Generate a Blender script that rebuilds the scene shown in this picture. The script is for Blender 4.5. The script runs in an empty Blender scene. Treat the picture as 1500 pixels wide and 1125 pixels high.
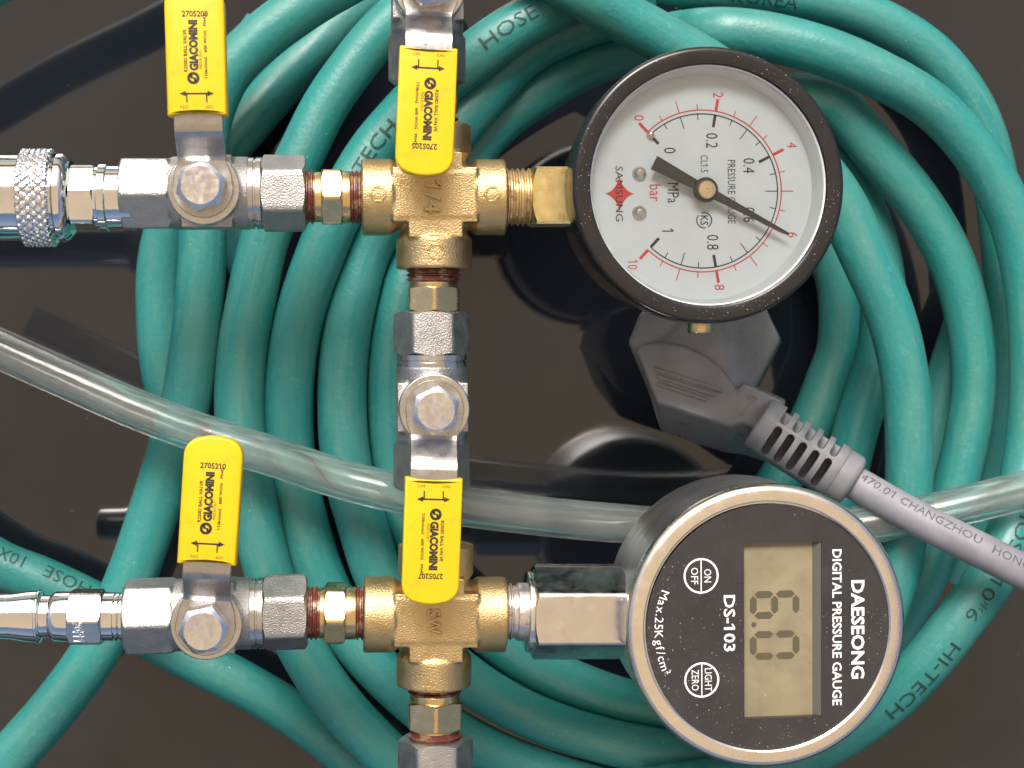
import bpy, bmesh, math, random
import numpy as np
from mathutils import Vector, Matrix

random.seed(4)
SC = bpy.context.scene
COL = SC.collection
S = 0.001                      # everything below is written in millimetres
PI = math.pi
R_ = math.radians

# ------------------------------------------------------------------ camera
CAM_H = 400.0                  # phone held about 40 cm above the table
FPX = 2250.0                   # focal length in pixels of a 1500 px wide picture
NADIR = (520.0, 480.0)         # where straight down falls in the picture (phone tilted a little)
_dn = Vector(((NADIR[0] - 750) / FPX, -(NADIR[1] - 562.5) / FPX, -1)).normalized()
CAM_R = _dn.rotation_difference(Vector((0, 0, -1))).to_matrix()
CAM_C = Vector((0, 0, CAM_H))


def P(px, py, z):
    """point of the place at height z (mm) seen at a pixel of the 1500x1125 photograph"""
    d = CAM_R @ Vector(((px - 750) / FPX, -(py - 562.5) / FPX, -1))
    return CAM_C + d * ((z - CAM_H) / d.z)


cam = bpy.data.cameras.new('camera')
cam.sensor_fit = 'HORIZONTAL'
cam.sensor_width = 36
cam.lens = 36 * FPX / 1500
cam.clip_start = 0.01
cam.clip_end = 100
cam.dof.use_dof = True
cam.dof.focus_distance = 0.318
cam.dof.aperture_fstop = 32
camo = bpy.data.objects.new('camera', cam)
camo.matrix_world = Matrix.Translation(CAM_C * S) @ CAM_R.to_4x4()
COL.objects.link(camo)
SC.camera = camo

# ------------------------------------------------------------------ sky, sun, exposure
SUN_EL, SUN_AZ = 47.0, 14.0    # degrees; azimuth from the top of the picture (+y) towards -x
W = bpy.data.worlds.new('World')
SC.world = W
W.use_nodes = True
nt = W.node_tree
bg = nt.nodes['Background']
sky = nt.nodes.new('ShaderNodeTexSky')
sky.sky_type = 'NISHITA'
sky.sun_disc = False
sky.sun_elevation = R_(SUN_EL)
sky.sun_rotation = R_(-SUN_AZ)
sky.air_density = 1.0
sky.dust_density = 7.0
sky.ozone_density = 0.6
nt.links.new(sky.outputs[0], bg.inputs['Color'])
bg.inputs['Strength'].default_value = 0.15
sun = bpy.data.lights.new('sun', 'SUN')
sun.energy = 2.6
sun.angle = R_(30)
sun.color = (1.0, 0.995, 0.99)
suno = bpy.data.objects.new('sun', sun)
_sd = Vector((-math.sin(R_(SUN_AZ)) * math.cos(R_(SUN_EL)), math.cos(R_(SUN_AZ)) * math.cos(R_(SUN_EL)), math.sin(R_(SUN_EL))))
suno.rotation_euler = _sd.to_track_quat('Z', 'Y').to_euler()
suno.location = _sd * 5
COL.objects.link(suno)
SC.view_settings.view_transform = 'Standard'
SC.view_settings.look = 'None'
SC.view_settings.exposure = 0.32
SC.view_settings.gamma = 1.0
SC.cycles.max_bounces = 14
SC.cycles.transmission_bounces = 10
SC.cycles.transparent_max_bounces = 12
SC.cycles.caustics_refractive = True
SC.cycles.sample_clamp_indirect = 6.0
try:
    SC.cycles.use_denoising = True
except Exception:
    pass


# ------------------------------------------------------------------ materials
class Mat:
    def __init__(s, name):
        s.m = bpy.data.materials.new(name)
        s.m.use_nodes = True
        s.t = s.m.node_tree
        s.b = s.t.nodes['Principled BSDF']
        s.tc = None

    def set(s, **k):
        for a, v in k.items():
            s.b.inputs[a.replace('_', ' ')].default_value = v
        return s

    def n(s, kind, **k):
        x = s.t.nodes.new('ShaderNode' + kind)
        for a, v in k.items():
            setattr(x, a, v)
        return x

    def l(s, a, b):
        s.t.links.new(a, b)

    def co(s):
        if not s.tc:
            s.tc = s.n('TexCoord')
        return s.tc.outputs['Object']

    def noise(s, per_mm, detail=3, rough=0.55, scale=(1, 1, 1), dist=0.0):
        mp = s.n('Mapping')
        mp.inputs['Scale'].default_value = tuple(1000 * per_mm * c for c in scale)
        s.l(s.co(), mp.inputs['Vector'])
        t = s.n('TexNoise')
        t.inputs['Scale'].default_value = 1
        t.inputs['Detail'].default_value = detail
        t.inputs['Roughness'].default_value = rough
        t.inputs['Distortion'].default_value = dist
        s.l(mp.outputs[0], t.inputs['Vector'])
        return t.outputs[0]

    def ramp(s, src, *stops):
        r = s.n('ValToRGB')
        e = r.color_ramp.elements
        while len(e) < len(stops):
            e.new(0.5)
        for el, (p, c) in zip(e, stops):
            el.position = p
            el.color = tuple(c) + (1,) if hasattr(c, '__len__') else (c, c, c, 1)
        s.l(src, r.inputs[0])
        return r.outputs[0]

    def mix(s, fac, a, b):
        x = s.n('Mix', data_type='RGBA')
        for sock, v in ((0, fac), (6, a), (7, b)):
            if hasattr(v, 'is_output'):
                s.l(v, x.inputs[sock])
            else:
                x.inputs[sock].default_value = v if sock == 0 else tuple(v) + (1,)
        return x.outputs[2]

    def math(s, op, a, b):
        x = s.n('Math', operation=op)
        for i, v in enumerate((a, b)):
            if hasattr(v, 'is_output'):
                s.l(v, x.inputs[i])
            else:
                x.inputs[i].default_value = v
        return x.outputs[0]

    def bump(s, h, dist_mm, strength=1.0):
        b = s.n('Bump')
        b.inputs['Distance'].default_value = dist_mm * S
        b.inputs['Strength'].default_value = strength
        s.l(h, b.inputs['Height'])
        s.l(b.outputs[0], s.b.inputs['Normal'])
        return s

    def col(s, v):
        s.l(v, s.b.inputs['Base Color'])
        return s

    def rough(s, v):
        s.l(v, s.b.inputs['Roughness'])
        return s

    def specks(s, per_mm, size, density):
        """sparse dust grains: 1 on a grain, 0 elsewhere"""
        mp = s.n('Mapping')
        mp.inputs['Scale'].default_value = (1000 * per_mm,) * 3
        s.l(s.co(), mp.inputs['Vector'])
        v = s.n('TexVoronoi')
        v.inputs['Scale'].default_value = 1
        s.l(mp.outputs[0], v.inputs['Vector'])
        near = s.math('LESS_THAN', v.outputs['Distance'], size)
        sep = s.n('SeparateColor')
        s.l(v.outputs['Color'], sep.inputs[0])
        some = s.math('LESS_THAN', sep.outputs[0], density)
        patch = s.ramp(s.noise(0.07, 3, 0.6), (0.46, 0.0), (0.56, 1.0))
        return s.math('MULTIPLY', s.math('MULTIPLY', near, some), patch)


def plain(name, color, rough=0.5, metal=0.0, **k):
    m = Mat(name)
    m.set(Base_Color=tuple(color) + (1,), Roughness=rough, Metallic=metal, **k)
    return m.m


def mk_table():
    m = Mat('black_gloss_table')
    sm = m.ramp(m.noise(0.012, 3), (0.35, (0.006, 0.0075, 0.012)), (0.7, (0.010, 0.012, 0.017)))
    dust = m.specks(0.5, 0.06, 0.035)
    m.col(m.mix(dust, sm, (0.25, 0.24, 0.23)))
    m.rough(m.ramp(m.noise(0.022, 6, 0.7, (1, 0.35, 1), 1.0), (0.35, 0.025), (0.75, 0.075)))
    m.set(IOR=1.68)
    m.bump(m.noise(0.03, 2), 0.05, 0.25)
    return m.m


def mk_hose():
    m = Mat('teal_rubber')
    at = m.n('Attribute', attribute_name='wall')          # position on the hose wall, unrolled along its length, in mm

    def wall(scale, detail=3, rough=0.55, dist=0.0):
        mp = m.n('Mapping')
        mp.inputs['Scale'].default_value = scale
        m.l(at.outputs['Vector'], mp.inputs['Vector'])
        t = m.n('TexNoise')
        t.inputs['Scale'].default_value = 1
        t.inputs['Detail'].default_value = detail
        t.inputs['Roughness'].default_value = rough
        t.inputs['Distortion'].default_value = dist
        m.l(mp.outputs[0], t.inputs['Vector'])
        return t.outputs[0]
    a = m.ramp(m.noise(0.03, 4, 0.6), (0.3, (0.004, 0.170, 0.162)), (0.7, (0.009, 0.215, 0.202)))
    film = m.ramp(wall((0.22, 0.22, 0.035), 5, 0.7), (0.44, 0.0), (0.70, 0.70))       # dull bloom in long patches
    a = m.mix(film, a, (0.070, 0.225, 0.185))
    streak = m.ramp(wall((1.3, 1.3, 0.012), 3, 0.6), (0.62, 0.0), (0.74, 0.30))       # scuffs drawn out along the hose
    a = m.mix(streak, a, (0.16, 0.34, 0.29))
    scuff = m.ramp(wall((0.5, 0.5, 0.5), 6, 0.75, 1.5), (0.56, 0.0), (0.70, 0.50))
    a = m.mix(scuff, a, (0.12, 0.30, 0.25))
    a = m.mix(m.math('MULTIPLY', m.noise(1.6, 2), 0.08), a, (0.25, 0.42, 0.38))
    a = m.mix(m.math('MAXIMUM', m.specks(0.45, 0.06, 0.15), m.specks(1.1, 0.10, 0.05)), a, (0.45, 0.55, 0.52))
    m.col(a)
    m.rough(m.ramp(wall((0.25, 0.25, 0.06), 5, 0.7), (0.3, 0.30), (0.75, 0.60)))
    m.set(IOR=1.54)
    h = m.math('ADD', m.math('MULTIPLY', m.noise(1.1, 3), 0.55), m.math('MULTIPLY', wall((0.14, 0.14, 0.10), 3), 1.5))
    h = m.math('ADD', h, m.math('MULTIPLY', wall((0.6, 0.6, 0.9), 2), 0.5))
    m.bump(h, 0.20, 0.7)
    return m.m


def mk_metal(name, c0, c1, r0, r1, grain=0.0, grain_mm=1.6, stain=None, stain_amt=0.35, broad=0.15):
    m = Mat(name)
    c = m.ramp(m.noise(0.18, 4, 0.6), (0.3, c0), (0.72, c1))
    if stain:
        c = m.mix(m.ramp(m.noise(0.22, 5, 0.7), (0.56, 0.0), (0.72, stain_amt)), c, stain)
    m.col(c)
    m.rough(m.ramp(m.noise(0.35, 4), (0.3, r0), (0.75, r1)))
    m.set(Metallic=1.0)
    h = m.math('MULTIPLY', m.noise(0.16, 2), broad)
    if grain:
        h = m.math('ADD', h, m.math('MULTIPLY', m.noise(grain_mm, 2, 0.5), grain))
    m.bump(h, 0.25, 0.8)
    return m.m


def mk_yellow():
    m = Mat('yellow_vinyl')
    c = m.ramp(m.noise(0.09, 4), (0.3, (0.66, 0.435, 0.004)), (0.75, (0.72, 0.49, 0.008)))
    c = m.mix(m.ramp(m.noise(0.17, 5, 0.7), (0.60, 0.0), (0.78, 0.45)), c, (0.38, 0.24, 0.02))
    m.col(c)
    m.rough(m.ramp(m.noise(0.3, 3), (0.3, 0.30), (0.75, 0.45)))
    m.bump(m.noise(0.25, 3), 0.10, 0.35)
    return m.m


def mk_tube():
    m = Mat('clear_vinyl')
    m.set(Base_Color=(0.97, 0.99, 0.98, 1), Roughness=0.09, IOR=1.45)
    m.b.inputs['Transmission Weight'].default_value = 1.0
    m.bump(m.noise(0.16, 4, 0.6, (0.3, 1, 1)), 0.3, 0.4)
    d = m.n('BsdfDiffuse')
    d.inputs['Color'].default_value = (0.60, 0.66, 0.64, 1)
    tr = m.n('BsdfTranslucent')
    tr.inputs['Color'].default_value = (0.66, 0.72, 0.70, 1)
    a = m.n('MixShader')
    a.inputs[0].default_value = 0.5
    m.l(d.outputs[0], a.inputs[1])
    m.l(tr.outputs[0], a.inputs[2])
    b = m.n('MixShader')
    m.l(m.ramp(m.noise(0.06, 4), (0.3, 0.07), (0.75, 0.22)), b.inputs[0])
    m.l(m.b.outputs[0], b.inputs[1])
    m.l(a.outputs[0], b.inputs[2])
    m.l(b.outputs[0], m.t.nodes['Material Output'].inputs['Surface'])
    return m.m


def mk_glass():
    m = Mat('thin_clear_glass')
    t = m.n('BsdfTransparent')
    t.inputs['Color'].default_value = (0.95, 0.96, 0.96, 1)
    g = m.n('BsdfGlossy')
    g.inputs['Roughness'].default_value = 0.03
    f = m.n('Fresnel')
    f.inputs['IOR'].default_value = 1.45
    x = m.n('MixShader')
    m.l(f.outputs[0], x.inputs[0])
    m.l(t.outputs[0], x.inputs[1])
    m.l(g.outputs[0], x.inputs[2])
    m.l(x.outputs[0], m.t.nodes['Material Output'].inputs['Surface'])
    return m.m


def mk_dusty(name, c, r0, r1, dust, dens, bump=0.0, per=0.9, var=0.2):
    m = Mat(name)
    d = m.math('MAXIMUM', m.specks(per, 0.14, dens), m.specks(per * 2.1, 0.16, dens * 0.7))
    base = m.ramp(m.noise(0.15, 4), (0.3, tuple(x * (1 - var) for x in c)), (0.75, tuple(min(0.85, x * (1 + var)) for x in c)))
    m.col(m.mix(d, base, dust))
    m.rough(m.ramp(m.noise(0.25, 4), (0.3, r0), (0.75, r1)))
    if bump:
        m.bump(m.noise(0.8, 3), 0.1, bump)
    return m.m


def mk_light_sheet():
    m = Mat('beige_light_sheet')  # translucent sheet added out of view to warm the overhead light
    tr = m.n('BsdfTranslucent')
    d = m.n('BsdfDiffuse')
    c = m.ramp(m.noise(0.02, 3), (0.3, (0.52, 0.42, 0.29)), (0.7, (0.57, 0.465, 0.325)))
    m.l(c, tr.inputs['Color'])
    m.l(c, d.inputs['Color'])
    x = m.n('MixShader')
    x.inputs[0].default_value = 0.3
    m.l(tr.outputs[0], x.inputs[1])
    m.l(d.outputs[0], x.inputs[2])
    m.l(x.outputs[0], m.t.nodes['Material Output'].inputs['Surface'])
    return m.m


def mk_ink():
    m = Mat('black_print')
    m.set(Base_Color=(0.018, 0.017, 0.018, 1), Roughness=0.5)
    m.l(m.ramp(m.noise(1.1, 4, 0.7), (0.33, 0.55), (0.42, 1.0)), m.b.inputs['Alpha'])
    return m.m


def mk_bolt():
    m = Mat('zinc_bolt')
    film = m.ramp(m.noise(0.16, 3, 0.6, (1, 1, 1), 0.8), (0.34, (0.74, 0.71, 0.66)), (0.47, (0.74, 0.74, 0.75)), (0.54, (0.63, 0.62, 0.74)), (0.59, (0.74, 0.69, 0.72)), (0.66, (0.69, 0.74, 0.70)), (0.78, (0.74, 0.73, 0.71)))
    m.col(film)
    m.set(Metallic=1.0)
    m.rough(m.ramp(m.noise(0.8, 3), (0.3, 0.16), (0.75, 0.36)))
    m.bump(m.math('ADD', m.math('MULTIPLY', m.noise(0.22, 2), 0.9), m.math('MULTIPLY', m.noise(1.6, 2), 0.06)), 0.25, 0.8)
    return m.m


def mk_brushed():
    m = Mat('brushed_steel')
    h = m.noise(1.0, 4, 0.7, (0.08, 0.08, 2.2))
    m.col(m.ramp(h, (0.3, (0.52, 0.53, 0.55)), (0.7, (0.76, 0.77, 0.79))))
    m.set(Metallic=1.0)
    m.rough(m.ramp(h, (0.3, 0.24), (0.75, 0.42)))
    m.bump(h, 0.10, 0.8)
    return m.m


def mk_thread(name, c_metal, c_seal, lo, hi):
    m = Mat(name)
    k = m.ramp(m.noise(0.45, 4, 0.65), (lo, 0.0), (hi, 1.0))
    m.col(m.mix(k, c_metal, c_seal))
    inv = m.n('Math', operation='SUBTRACT')
    inv.inputs[0].default_value = 1.0
    m.l(k, inv.inputs[1])
    m.l(inv.outputs[0], m.b.inputs['Metallic'])
    m.set(Roughness=0.35)
    m.bump(m.noise(1.2, 3), 0.1, 0.5)
    return m.m


M = dict(
    table=mk_table(), hose=mk_hose(), yellow=mk_yellow(), tube=mk_tube(), glass=mk_glass(), light_sheet=mk_light_sheet(),
    cast=mk_metal('cast_nickel', (0.36, 0.36, 0.36), (0.47, 0.47, 0.465), 0.38, 0.52, 0.75, 3.0, (0.30, 0.20, 0.11), 0.30),
    nickel=mk_metal('turned_nickel', (0.50, 0.49, 0.47), (0.64, 0.625, 0.60), 0.18, 0.34, 0.08, 2.5, (0.34, 0.27, 0.2), 0.3),
    plate=mk_metal('steel_plate', (0.42, 0.41, 0.40), (0.53, 0.52, 0.51), 0.24, 0.42, 0.14, 1.2, (0.32, 0.22, 0.12), 0.4),
    chrome=mk_metal('chrome', (0.74, 0.74, 0.75), (0.82, 0.82, 0.82), 0.05, 0.13, 0.04, 1.5),
    dustychrome=mk_metal('dull_chrome', (0.70, 0.68, 0.66), (0.82, 0.80, 0.78), 0.10, 0.30, 0.06, 1.2, (0.42, 0.40, 0.37), 0.5),
    brass=mk_metal('cast_brass', (0.53, 0.395, 0.195), (0.63, 0.475, 0.255), 0.36, 0.50, 0.70, 2.8, (0.38, 0.23, 0.09), 0.4),
    brasshex=mk_metal('turned_brass', (0.66, 0.49, 0.24), (0.76, 0.58, 0.32), 0.20, 0.34, 0.14, 2.4, (0.40, 0.24, 0.09), 0.4),
    yellowbrass=mk_metal('yellow_brass', (0.68, 0.55, 0.25), (0.76, 0.63, 0.32), 0.24, 0.38, 0.08, 1.5, (0.42, 0.28, 0.10), 0.35),
    bolt=mk_bolt(),
    hubbrass=mk_metal('pale_brass', (0.74, 0.60, 0.42), (0.80, 0.67, 0.50), 0.22, 0.34, 0.05, 2.0),
    dialrim=plain('white_rim', (0.68, 0.72, 0.755), 0.4),
    redthread=mk_thread('thread_with_red_sealant', (0.55, 0.40, 0.24), (0.115, 0.028, 0.020), 0.30, 0.50),
    greenthread=mk_thread('thread_with_green_patina', (0.72, 0.55, 0.28), (0.22, 0.13, 0.05), 0.42, 0.62),
    greythread=mk_thread('plated_thread', (0.70, 0.66, 0.64), (0.16, 0.09, 0.07), 0.48, 0.66),
    enamel=mk_dusty('black_enamel', (0.013, 0.012, 0.013), 0.16, 0.30, (0.35, 0.34, 0.33), 0.34, 0.0, 1.2),
    panel=mk_dusty('black_printed_panel', (0.030, 0.028, 0.030), 0.26, 0.40, (0.40, 0.39, 0.38), 0.26, 0.05, 1.2),
    brushed=mk_brushed(),
    goldring=mk_metal('polished_steel_ring', (0.78, 0.72, 0.64), (0.86, 0.80, 0.72), 0.20, 0.32, 0.04, 1.5),
    dial=mk_dusty('white_dial', (0.66, 0.725, 0.79), 0.35, 0.5, (0.42, 0.42, 0.42), 0.02, 0.0, 0.5, 0.03),
    ink=mk_ink(), red=plain('red_print', (0.62, 0.045, 0.045), 0.5),
    hoseink=plain('hose_print', (0.006, 0.040, 0.040), 0.6), cableink=plain('cable_print', (0.07, 0.07, 0.085), 0.6),
    white=plain('white_print', (0.80, 0.80, 0.80), 0.5),
    needle=plain('needle_paint', (0.022, 0.020, 0.020), 0.45),
    lcd=mk_dusty('grey_lcd', (0.25, 0.215, 0.135), 0.25, 0.4, (0.4, 0.38, 0.3), 0.05, 0.0, 0.8),
    lcdfoot=plain('lcd_lower_edge', (0.11, 0.10, 0.08), 0.25), segment=plain('lcd_segment', (0.090, 0.078, 0.050), 0.35),
    plug=mk_dusty('grey_plug_plastic', (0.185, 0.190, 0.204), 0.26, 0.40, (0.22, 0.22, 0.22), 0.03, 0.25, 1.0),
    grip=mk_dusty('soft_grey_grip', (0.180, 0.184, 0.198), 0.42, 0.58, (0.24, 0.24, 0.24), 0.02, 0.2, 1.0),
    cable=mk_dusty('grey_cable', (0.22, 0.22, 0.25), 0.45, 0.6, (0.35, 0.35, 0.35), 0.03, 0.15, 0.8),
    rubberdark=plain('dark_recess', (0.012, 0.012, 0.013), 0.5),
)


# ------------------------------------------------------------------ objects
WORLD = {}


def link(name, data, parent=None, frame=None):
    """frame: 4x4 in mm giving the object's place in the world"""
    o = bpy.data.objects.new(name, data)
    COL.objects.link(o)
    w = (frame or Matrix.Identity(4)).copy()
    w.translation = w.translation * S
    WORLD[o.name] = w
    if parent:
        o.parent = parent
        o.matrix_basis = WORLD[parent.name].inverted() @ w
    else:
        o.matrix_basis = w
    return o


def thing(name, label, cat, frame=None, group=None):
    o = link(name, None, None, frame)
    o.empty_display_size = 0.01
    o['label'] = label
    o['category'] = cat
    if group:
        o['group'] = group
    return o


class MB:
    def __init__(s):
        s.v, s.f, s.uv = [], [], None

    def add(s, vs, fs, m=None):
        k = len(s.v)
        s.v += [tuple(m @ Vector(v)) if m else tuple(v) for v in vs]
        s.f += [tuple(i + k for i in f) for f in fs]
        return s

    def mesh(s, name, mat, angle=32):
        me = bpy.data.meshes.new(name)
        me.from_pydata([(x * S, y * S, z * S) for x, y, z in s.v], [], s.f)
        bm = bmesh.new()
        bm.from_mesh(me)
        bmesh.ops.recalc_face_normals(bm, faces=bm.faces)
        bm.to_mesh(me)
        bm.free()
        finish(me, mat, angle)
        return me

    def build(s, name, mat, parent=None, frame=None, angle=32):
        return link(name, s.mesh(name, mat, angle), parent, frame)


def finish(me, mat, angle=32):
    me.materials.clear()
    me.materials.append(mat)
    me.polygons.foreach_set('use_smooth', [True] * len(me.polygons))
    me.set_sharp_from_angle(angle=R_(angle))
    me.update()


def lathe(mb, prof, n=64, axis='x', m=None, rot=0.0):
    """prof: (along, radius); radius 0 closes the end"""
    vs, fs, rings = [], [], []
    for a, r in prof:
        if r <= 1e-6:
            rings.append([len(vs)])
            vs.append((a, 0, 0))
        else:
            rings.append(list(range(len(vs), len(vs) + n)))
            for i in range(n):
                t = 2 * PI * i / n + rot
                vs.append((a, r * math.cos(t), r * math.sin(t)))
    for A, B in zip(rings, rings[1:]):
        for i in range(n):
            j = (i + 1) % n
            if len(A) == 1 and len(B) == 1:
                continue
            if len(A) == 1:
                fs.append((A[0], B[i], B[j]))
            elif len(B) == 1:
                fs.append((A[i], B[0], A[j]))
            else:
                fs.append((A[i], B[i], B[j], A[j]))
    for r, rev in ((rings[0], 1), (rings[-1], 0)):
        if len(r) > 1:
            fs.append(tuple(r[::-1] if rev else r))
    if axis == 'z':
        vs = [(y, z, x) for x, y, z in vs]
    return mb.add(vs, fs, m)


def rnd(a0, a1, r, c, inner=0.0, k=4):
    """profile of a cylinder a0..a1 of radius r with edges rounded by c"""
    p = [(a0, inner)] if inner == 0 else [(a0, inner)]
    for i in range(k + 1):
        t = PI / 2 * i / k
        p.append((a0 + c - c * math.cos(t), r - c + c * math.sin(t)))
    for i in range(k + 1):
        t = PI / 2 * i / k
        p.append((a1 - c + c * math.sin(t), r - c + c * math.cos(t)))
    p.append((a1, inner))
    return p


def hexbar(mb, a0, a1, af, sides=6, cham0=True, cham1=True, rot=0.0, axis='x', m=None, corner=2.2, ch=0.97, slope=0.55):
    """hexagonal (or n-gon) bar with turned chamfers and softened corners; first flat faces +z when rot = 0"""
    step = 2 * PI / sides
    th = []
    for k in range(sides):
        for d in (-0.94, -0.75, -0.45, 0.0, 0.45, 0.75, 0.94):
            th.append(k * step + d * step / 2)
    cut = 0.94 * step / 2

    def rad(t):
        d = (t + step / 2) % step - step / 2
        return af / 2 / math.cos(min(abs(d), cut))
    r0 = af / 2 * ch
    vs, rings = [], []
    for end in range(2):
        for q in range(2):
            # 0: (a0, r0) 1: (a0+, r) | 1: (a1-, r) 0: (a1, r0)
            first = (q == 0) if end == 0 else (q == 1)
            ring = []
            for t in th:
                r = rad(t)
                on = cham0 if end == 0 else cham1
                if first:
                    rr, a = (min(r0, r) if on else r - 0.15), (a0 if end == 0 else a1)
                else:
                    dd = (max(0.0, r - r0) * slope + 0.02) if on else 0.15
                    rr, a = r, (a0 + dd if end == 0 else a1 - dd)
                ang = t + rot
                ring.append(len(vs))
                vs.append((a, rr * math.sin(ang), rr * math.cos(ang)))
            rings.append(ring)
    n = len(th)
    fs = []
    for A, B in zip(rings, rings[1:]):
        for i in range(n):
            j = (i + 1) % n
            fs.append((A[i], B[i], B[j], A[j]))
    fs.append(tuple(rings[0][::-1]))
    fs.append(tuple(rings[-1]))
    if axis == 'z':
        vs = [(y, z, x) for x, y, z in vs]
    return mb.add(vs, fs, m)


def box(mb, x0, x1, y0, y1, z0, z1, m=None):
    vs = [(x, y, z) for z in (z0, z1) for y in (y0, y1) for x in (x0, x1)]
    return mb.add(vs, [(0, 2, 3, 1), (4, 5, 7, 6), (0, 1, 5, 4), (2, 6, 7, 3), (0, 4, 6, 2), (1, 3, 7, 5)], m)


def slab(outline, z0, z1, bevel, segs, name, mat, angle=40, top_only=False):
    """an outline extruded in z with rounded rims, as a mesh"""
    bm = bmesh.new()
    vs = [bm.verts.new((x * S, y * S, z0 * S)) for x, y in outline]
    f = bm.faces.new(vs)
    r = bmesh.ops.extrude_face_region(bm, geom=[f])
    top = [g for g in r['geom'] if isinstance(g, bmesh.types.BMVert)]
    bmesh.ops.translate(bm, verts=top, vec=(0, 0, (z1 - z0) * S))
    if bevel:
        ed = [e for e in bm.edges if abs(e.verts[0].co.z - e.verts[1].co.z) < 1e-7 and (not top_only or e.verts[0].co.z > (z0 + z1) / 2 * S)]
        bmesh.ops.bevel(bm, geom=ed, offset=bevel * S, segments=segs, profile=0.5, affect='EDGES', clamp_overlap=True)
    bmesh.ops.recalc_face_normals(bm, faces=bm.faces)
    me = bpy.data.meshes.new(name)
    bm.to_mesh(me)
    bm.free()
    finish(me, mat, angle)
    return me


def cast_mesh(mb, name, mat, voxel=0.28, smooth=3):
    """melt a set of overlapping solids into one casting with small fillets"""
    me = bpy.data.meshes.new(name)
    me.from_pydata([(x, y, z) for x, y, z in mb.v], [], mb.f)
    bm = bmesh.new()
    bm.from_mesh(me)
    bmesh.ops.recalc_face_normals(bm, faces=bm.faces)
    bm.to_mesh(me)
    bm.free()
    o = bpy.data.objects.new(name, me)
    COL.objects.link(o)
    r = o.modifiers.new('r', 'REMESH')
    r.mode = 'VOXEL'
    r.voxel_size = voxel
    if smooth:
        k = o.modifiers.new('s', 'SMOOTH')
        k.iterations = smooth
        k.factor = 0.5
    dg = bpy.context.evaluated_depsgraph_get()
    dg.update()
    out = bpy.data.meshes.new_from_object(o.evaluated_get(dg))
    bpy.data.objects.remove(o)
    bpy.data.meshes.remove(me)
    out.transform(Matrix.Scale(S, 4))
    out.name = name
    finish(out, mat, 60)
    return out


# ------------------------------------------------------------------ lettering
_font_cache = {}


def glyphs(text, bold=0.0, res=2):
    key = (text, bold, res)
    if key in _font_cache:
        return _font_cache[key]
    cu = bpy.data.curves.new('t', 'FONT')
    cu.body = text
    cu.size = 1.0
    cu.resolution_u = res
    cu.offset = bold
    cu.align_x = 'LEFT'
    o = bpy.data.objects.new('t', cu)
    COL.objects.link(o)
    dg = bpy.context.evaluated_depsgraph_get()
    dg.update()
    me = bpy.data.meshes.new_from_object(o.evaluated_get(dg))
    vs = [(v.co.x, v.co.y) for v in me.vertices]
    fs = [tuple(p.vertices) for p in me.polygons]
    bpy.data.objects.remove(o)
    bpy.data.curves.remove(cu)
    bpy.data.meshes.remove(me)
    # the built-in face draws 1 as a bare stroke: give each 1 its flag
    if '1' in text:
        w0, h0 = 0.098 + 2 * bold, 0.682 + 2 * bold
        bars = []
        for i in range(len(vs) - 3):
            q = vs[i:i + 4]
            xs, ys = [a[0] for a in q], [a[1] for a in q]
            if abs(max(xs) - min(xs) - w0) < 0.012 and abs(max(ys) - min(ys) - h0) < 0.02:
                if not bars or all(abs(min(xs) - b[0]) > 0.05 for b in bars):
                    bars.append((min(xs), max(xs), max(ys)))
        bars.sort()
        for ch, (xa, xb, yt) in zip([c for c in text if c in '1I'], bars):
            if ch == '1':
                k = len(vs)
                t = 0.10 + bold
                vs += [(xa + 0.01, yt), (xa - 0.17, yt - 0.13), (xa - 0.17, yt - 0.13 - t), (xa + 0.01, yt - t)]
                fs.append((k, k + 1, k + 2, k + 3))
    _font_cache[key] = (vs, fs)
    return vs, fs


def text2d(text, cx, cy, length, height, rot=0.0, bold=0.0, res=2):
    """flat lettering fitted to a box (length along the reading direction), centred at cx, cy -> verts, faces"""
    vs, fs = glyphs(text, bold, res)
    if not vs:
        return [], []
    xs, ys = [v[0] for v in vs], [v[1] for v in vs]
    x0, x1, y0, y1 = min(xs), max(xs), min(ys), max(ys)
    if height is None:
        k = length / (x1 - x0)
        kx = ky = k
    elif length is None:
        kx = ky = height / (y1 - y0)
    else:
        kx, ky = length / (x1 - x0), height / (y1 - y0)
    c, s = math.cos(rot), math.sin(rot)
    out = []
    for x, y in vs:
        u, w = (x - (x0 + x1) / 2) * kx, (y - (y0 + y1) / 2) * ky
        out.append((cx + u * c - w * s, cy + u * s + w * c))
    return out, fs


def flat(mb, vf, z):
    vs, fs = vf
    mb.add([(x, y, z) for x, y in vs], fs)


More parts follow.
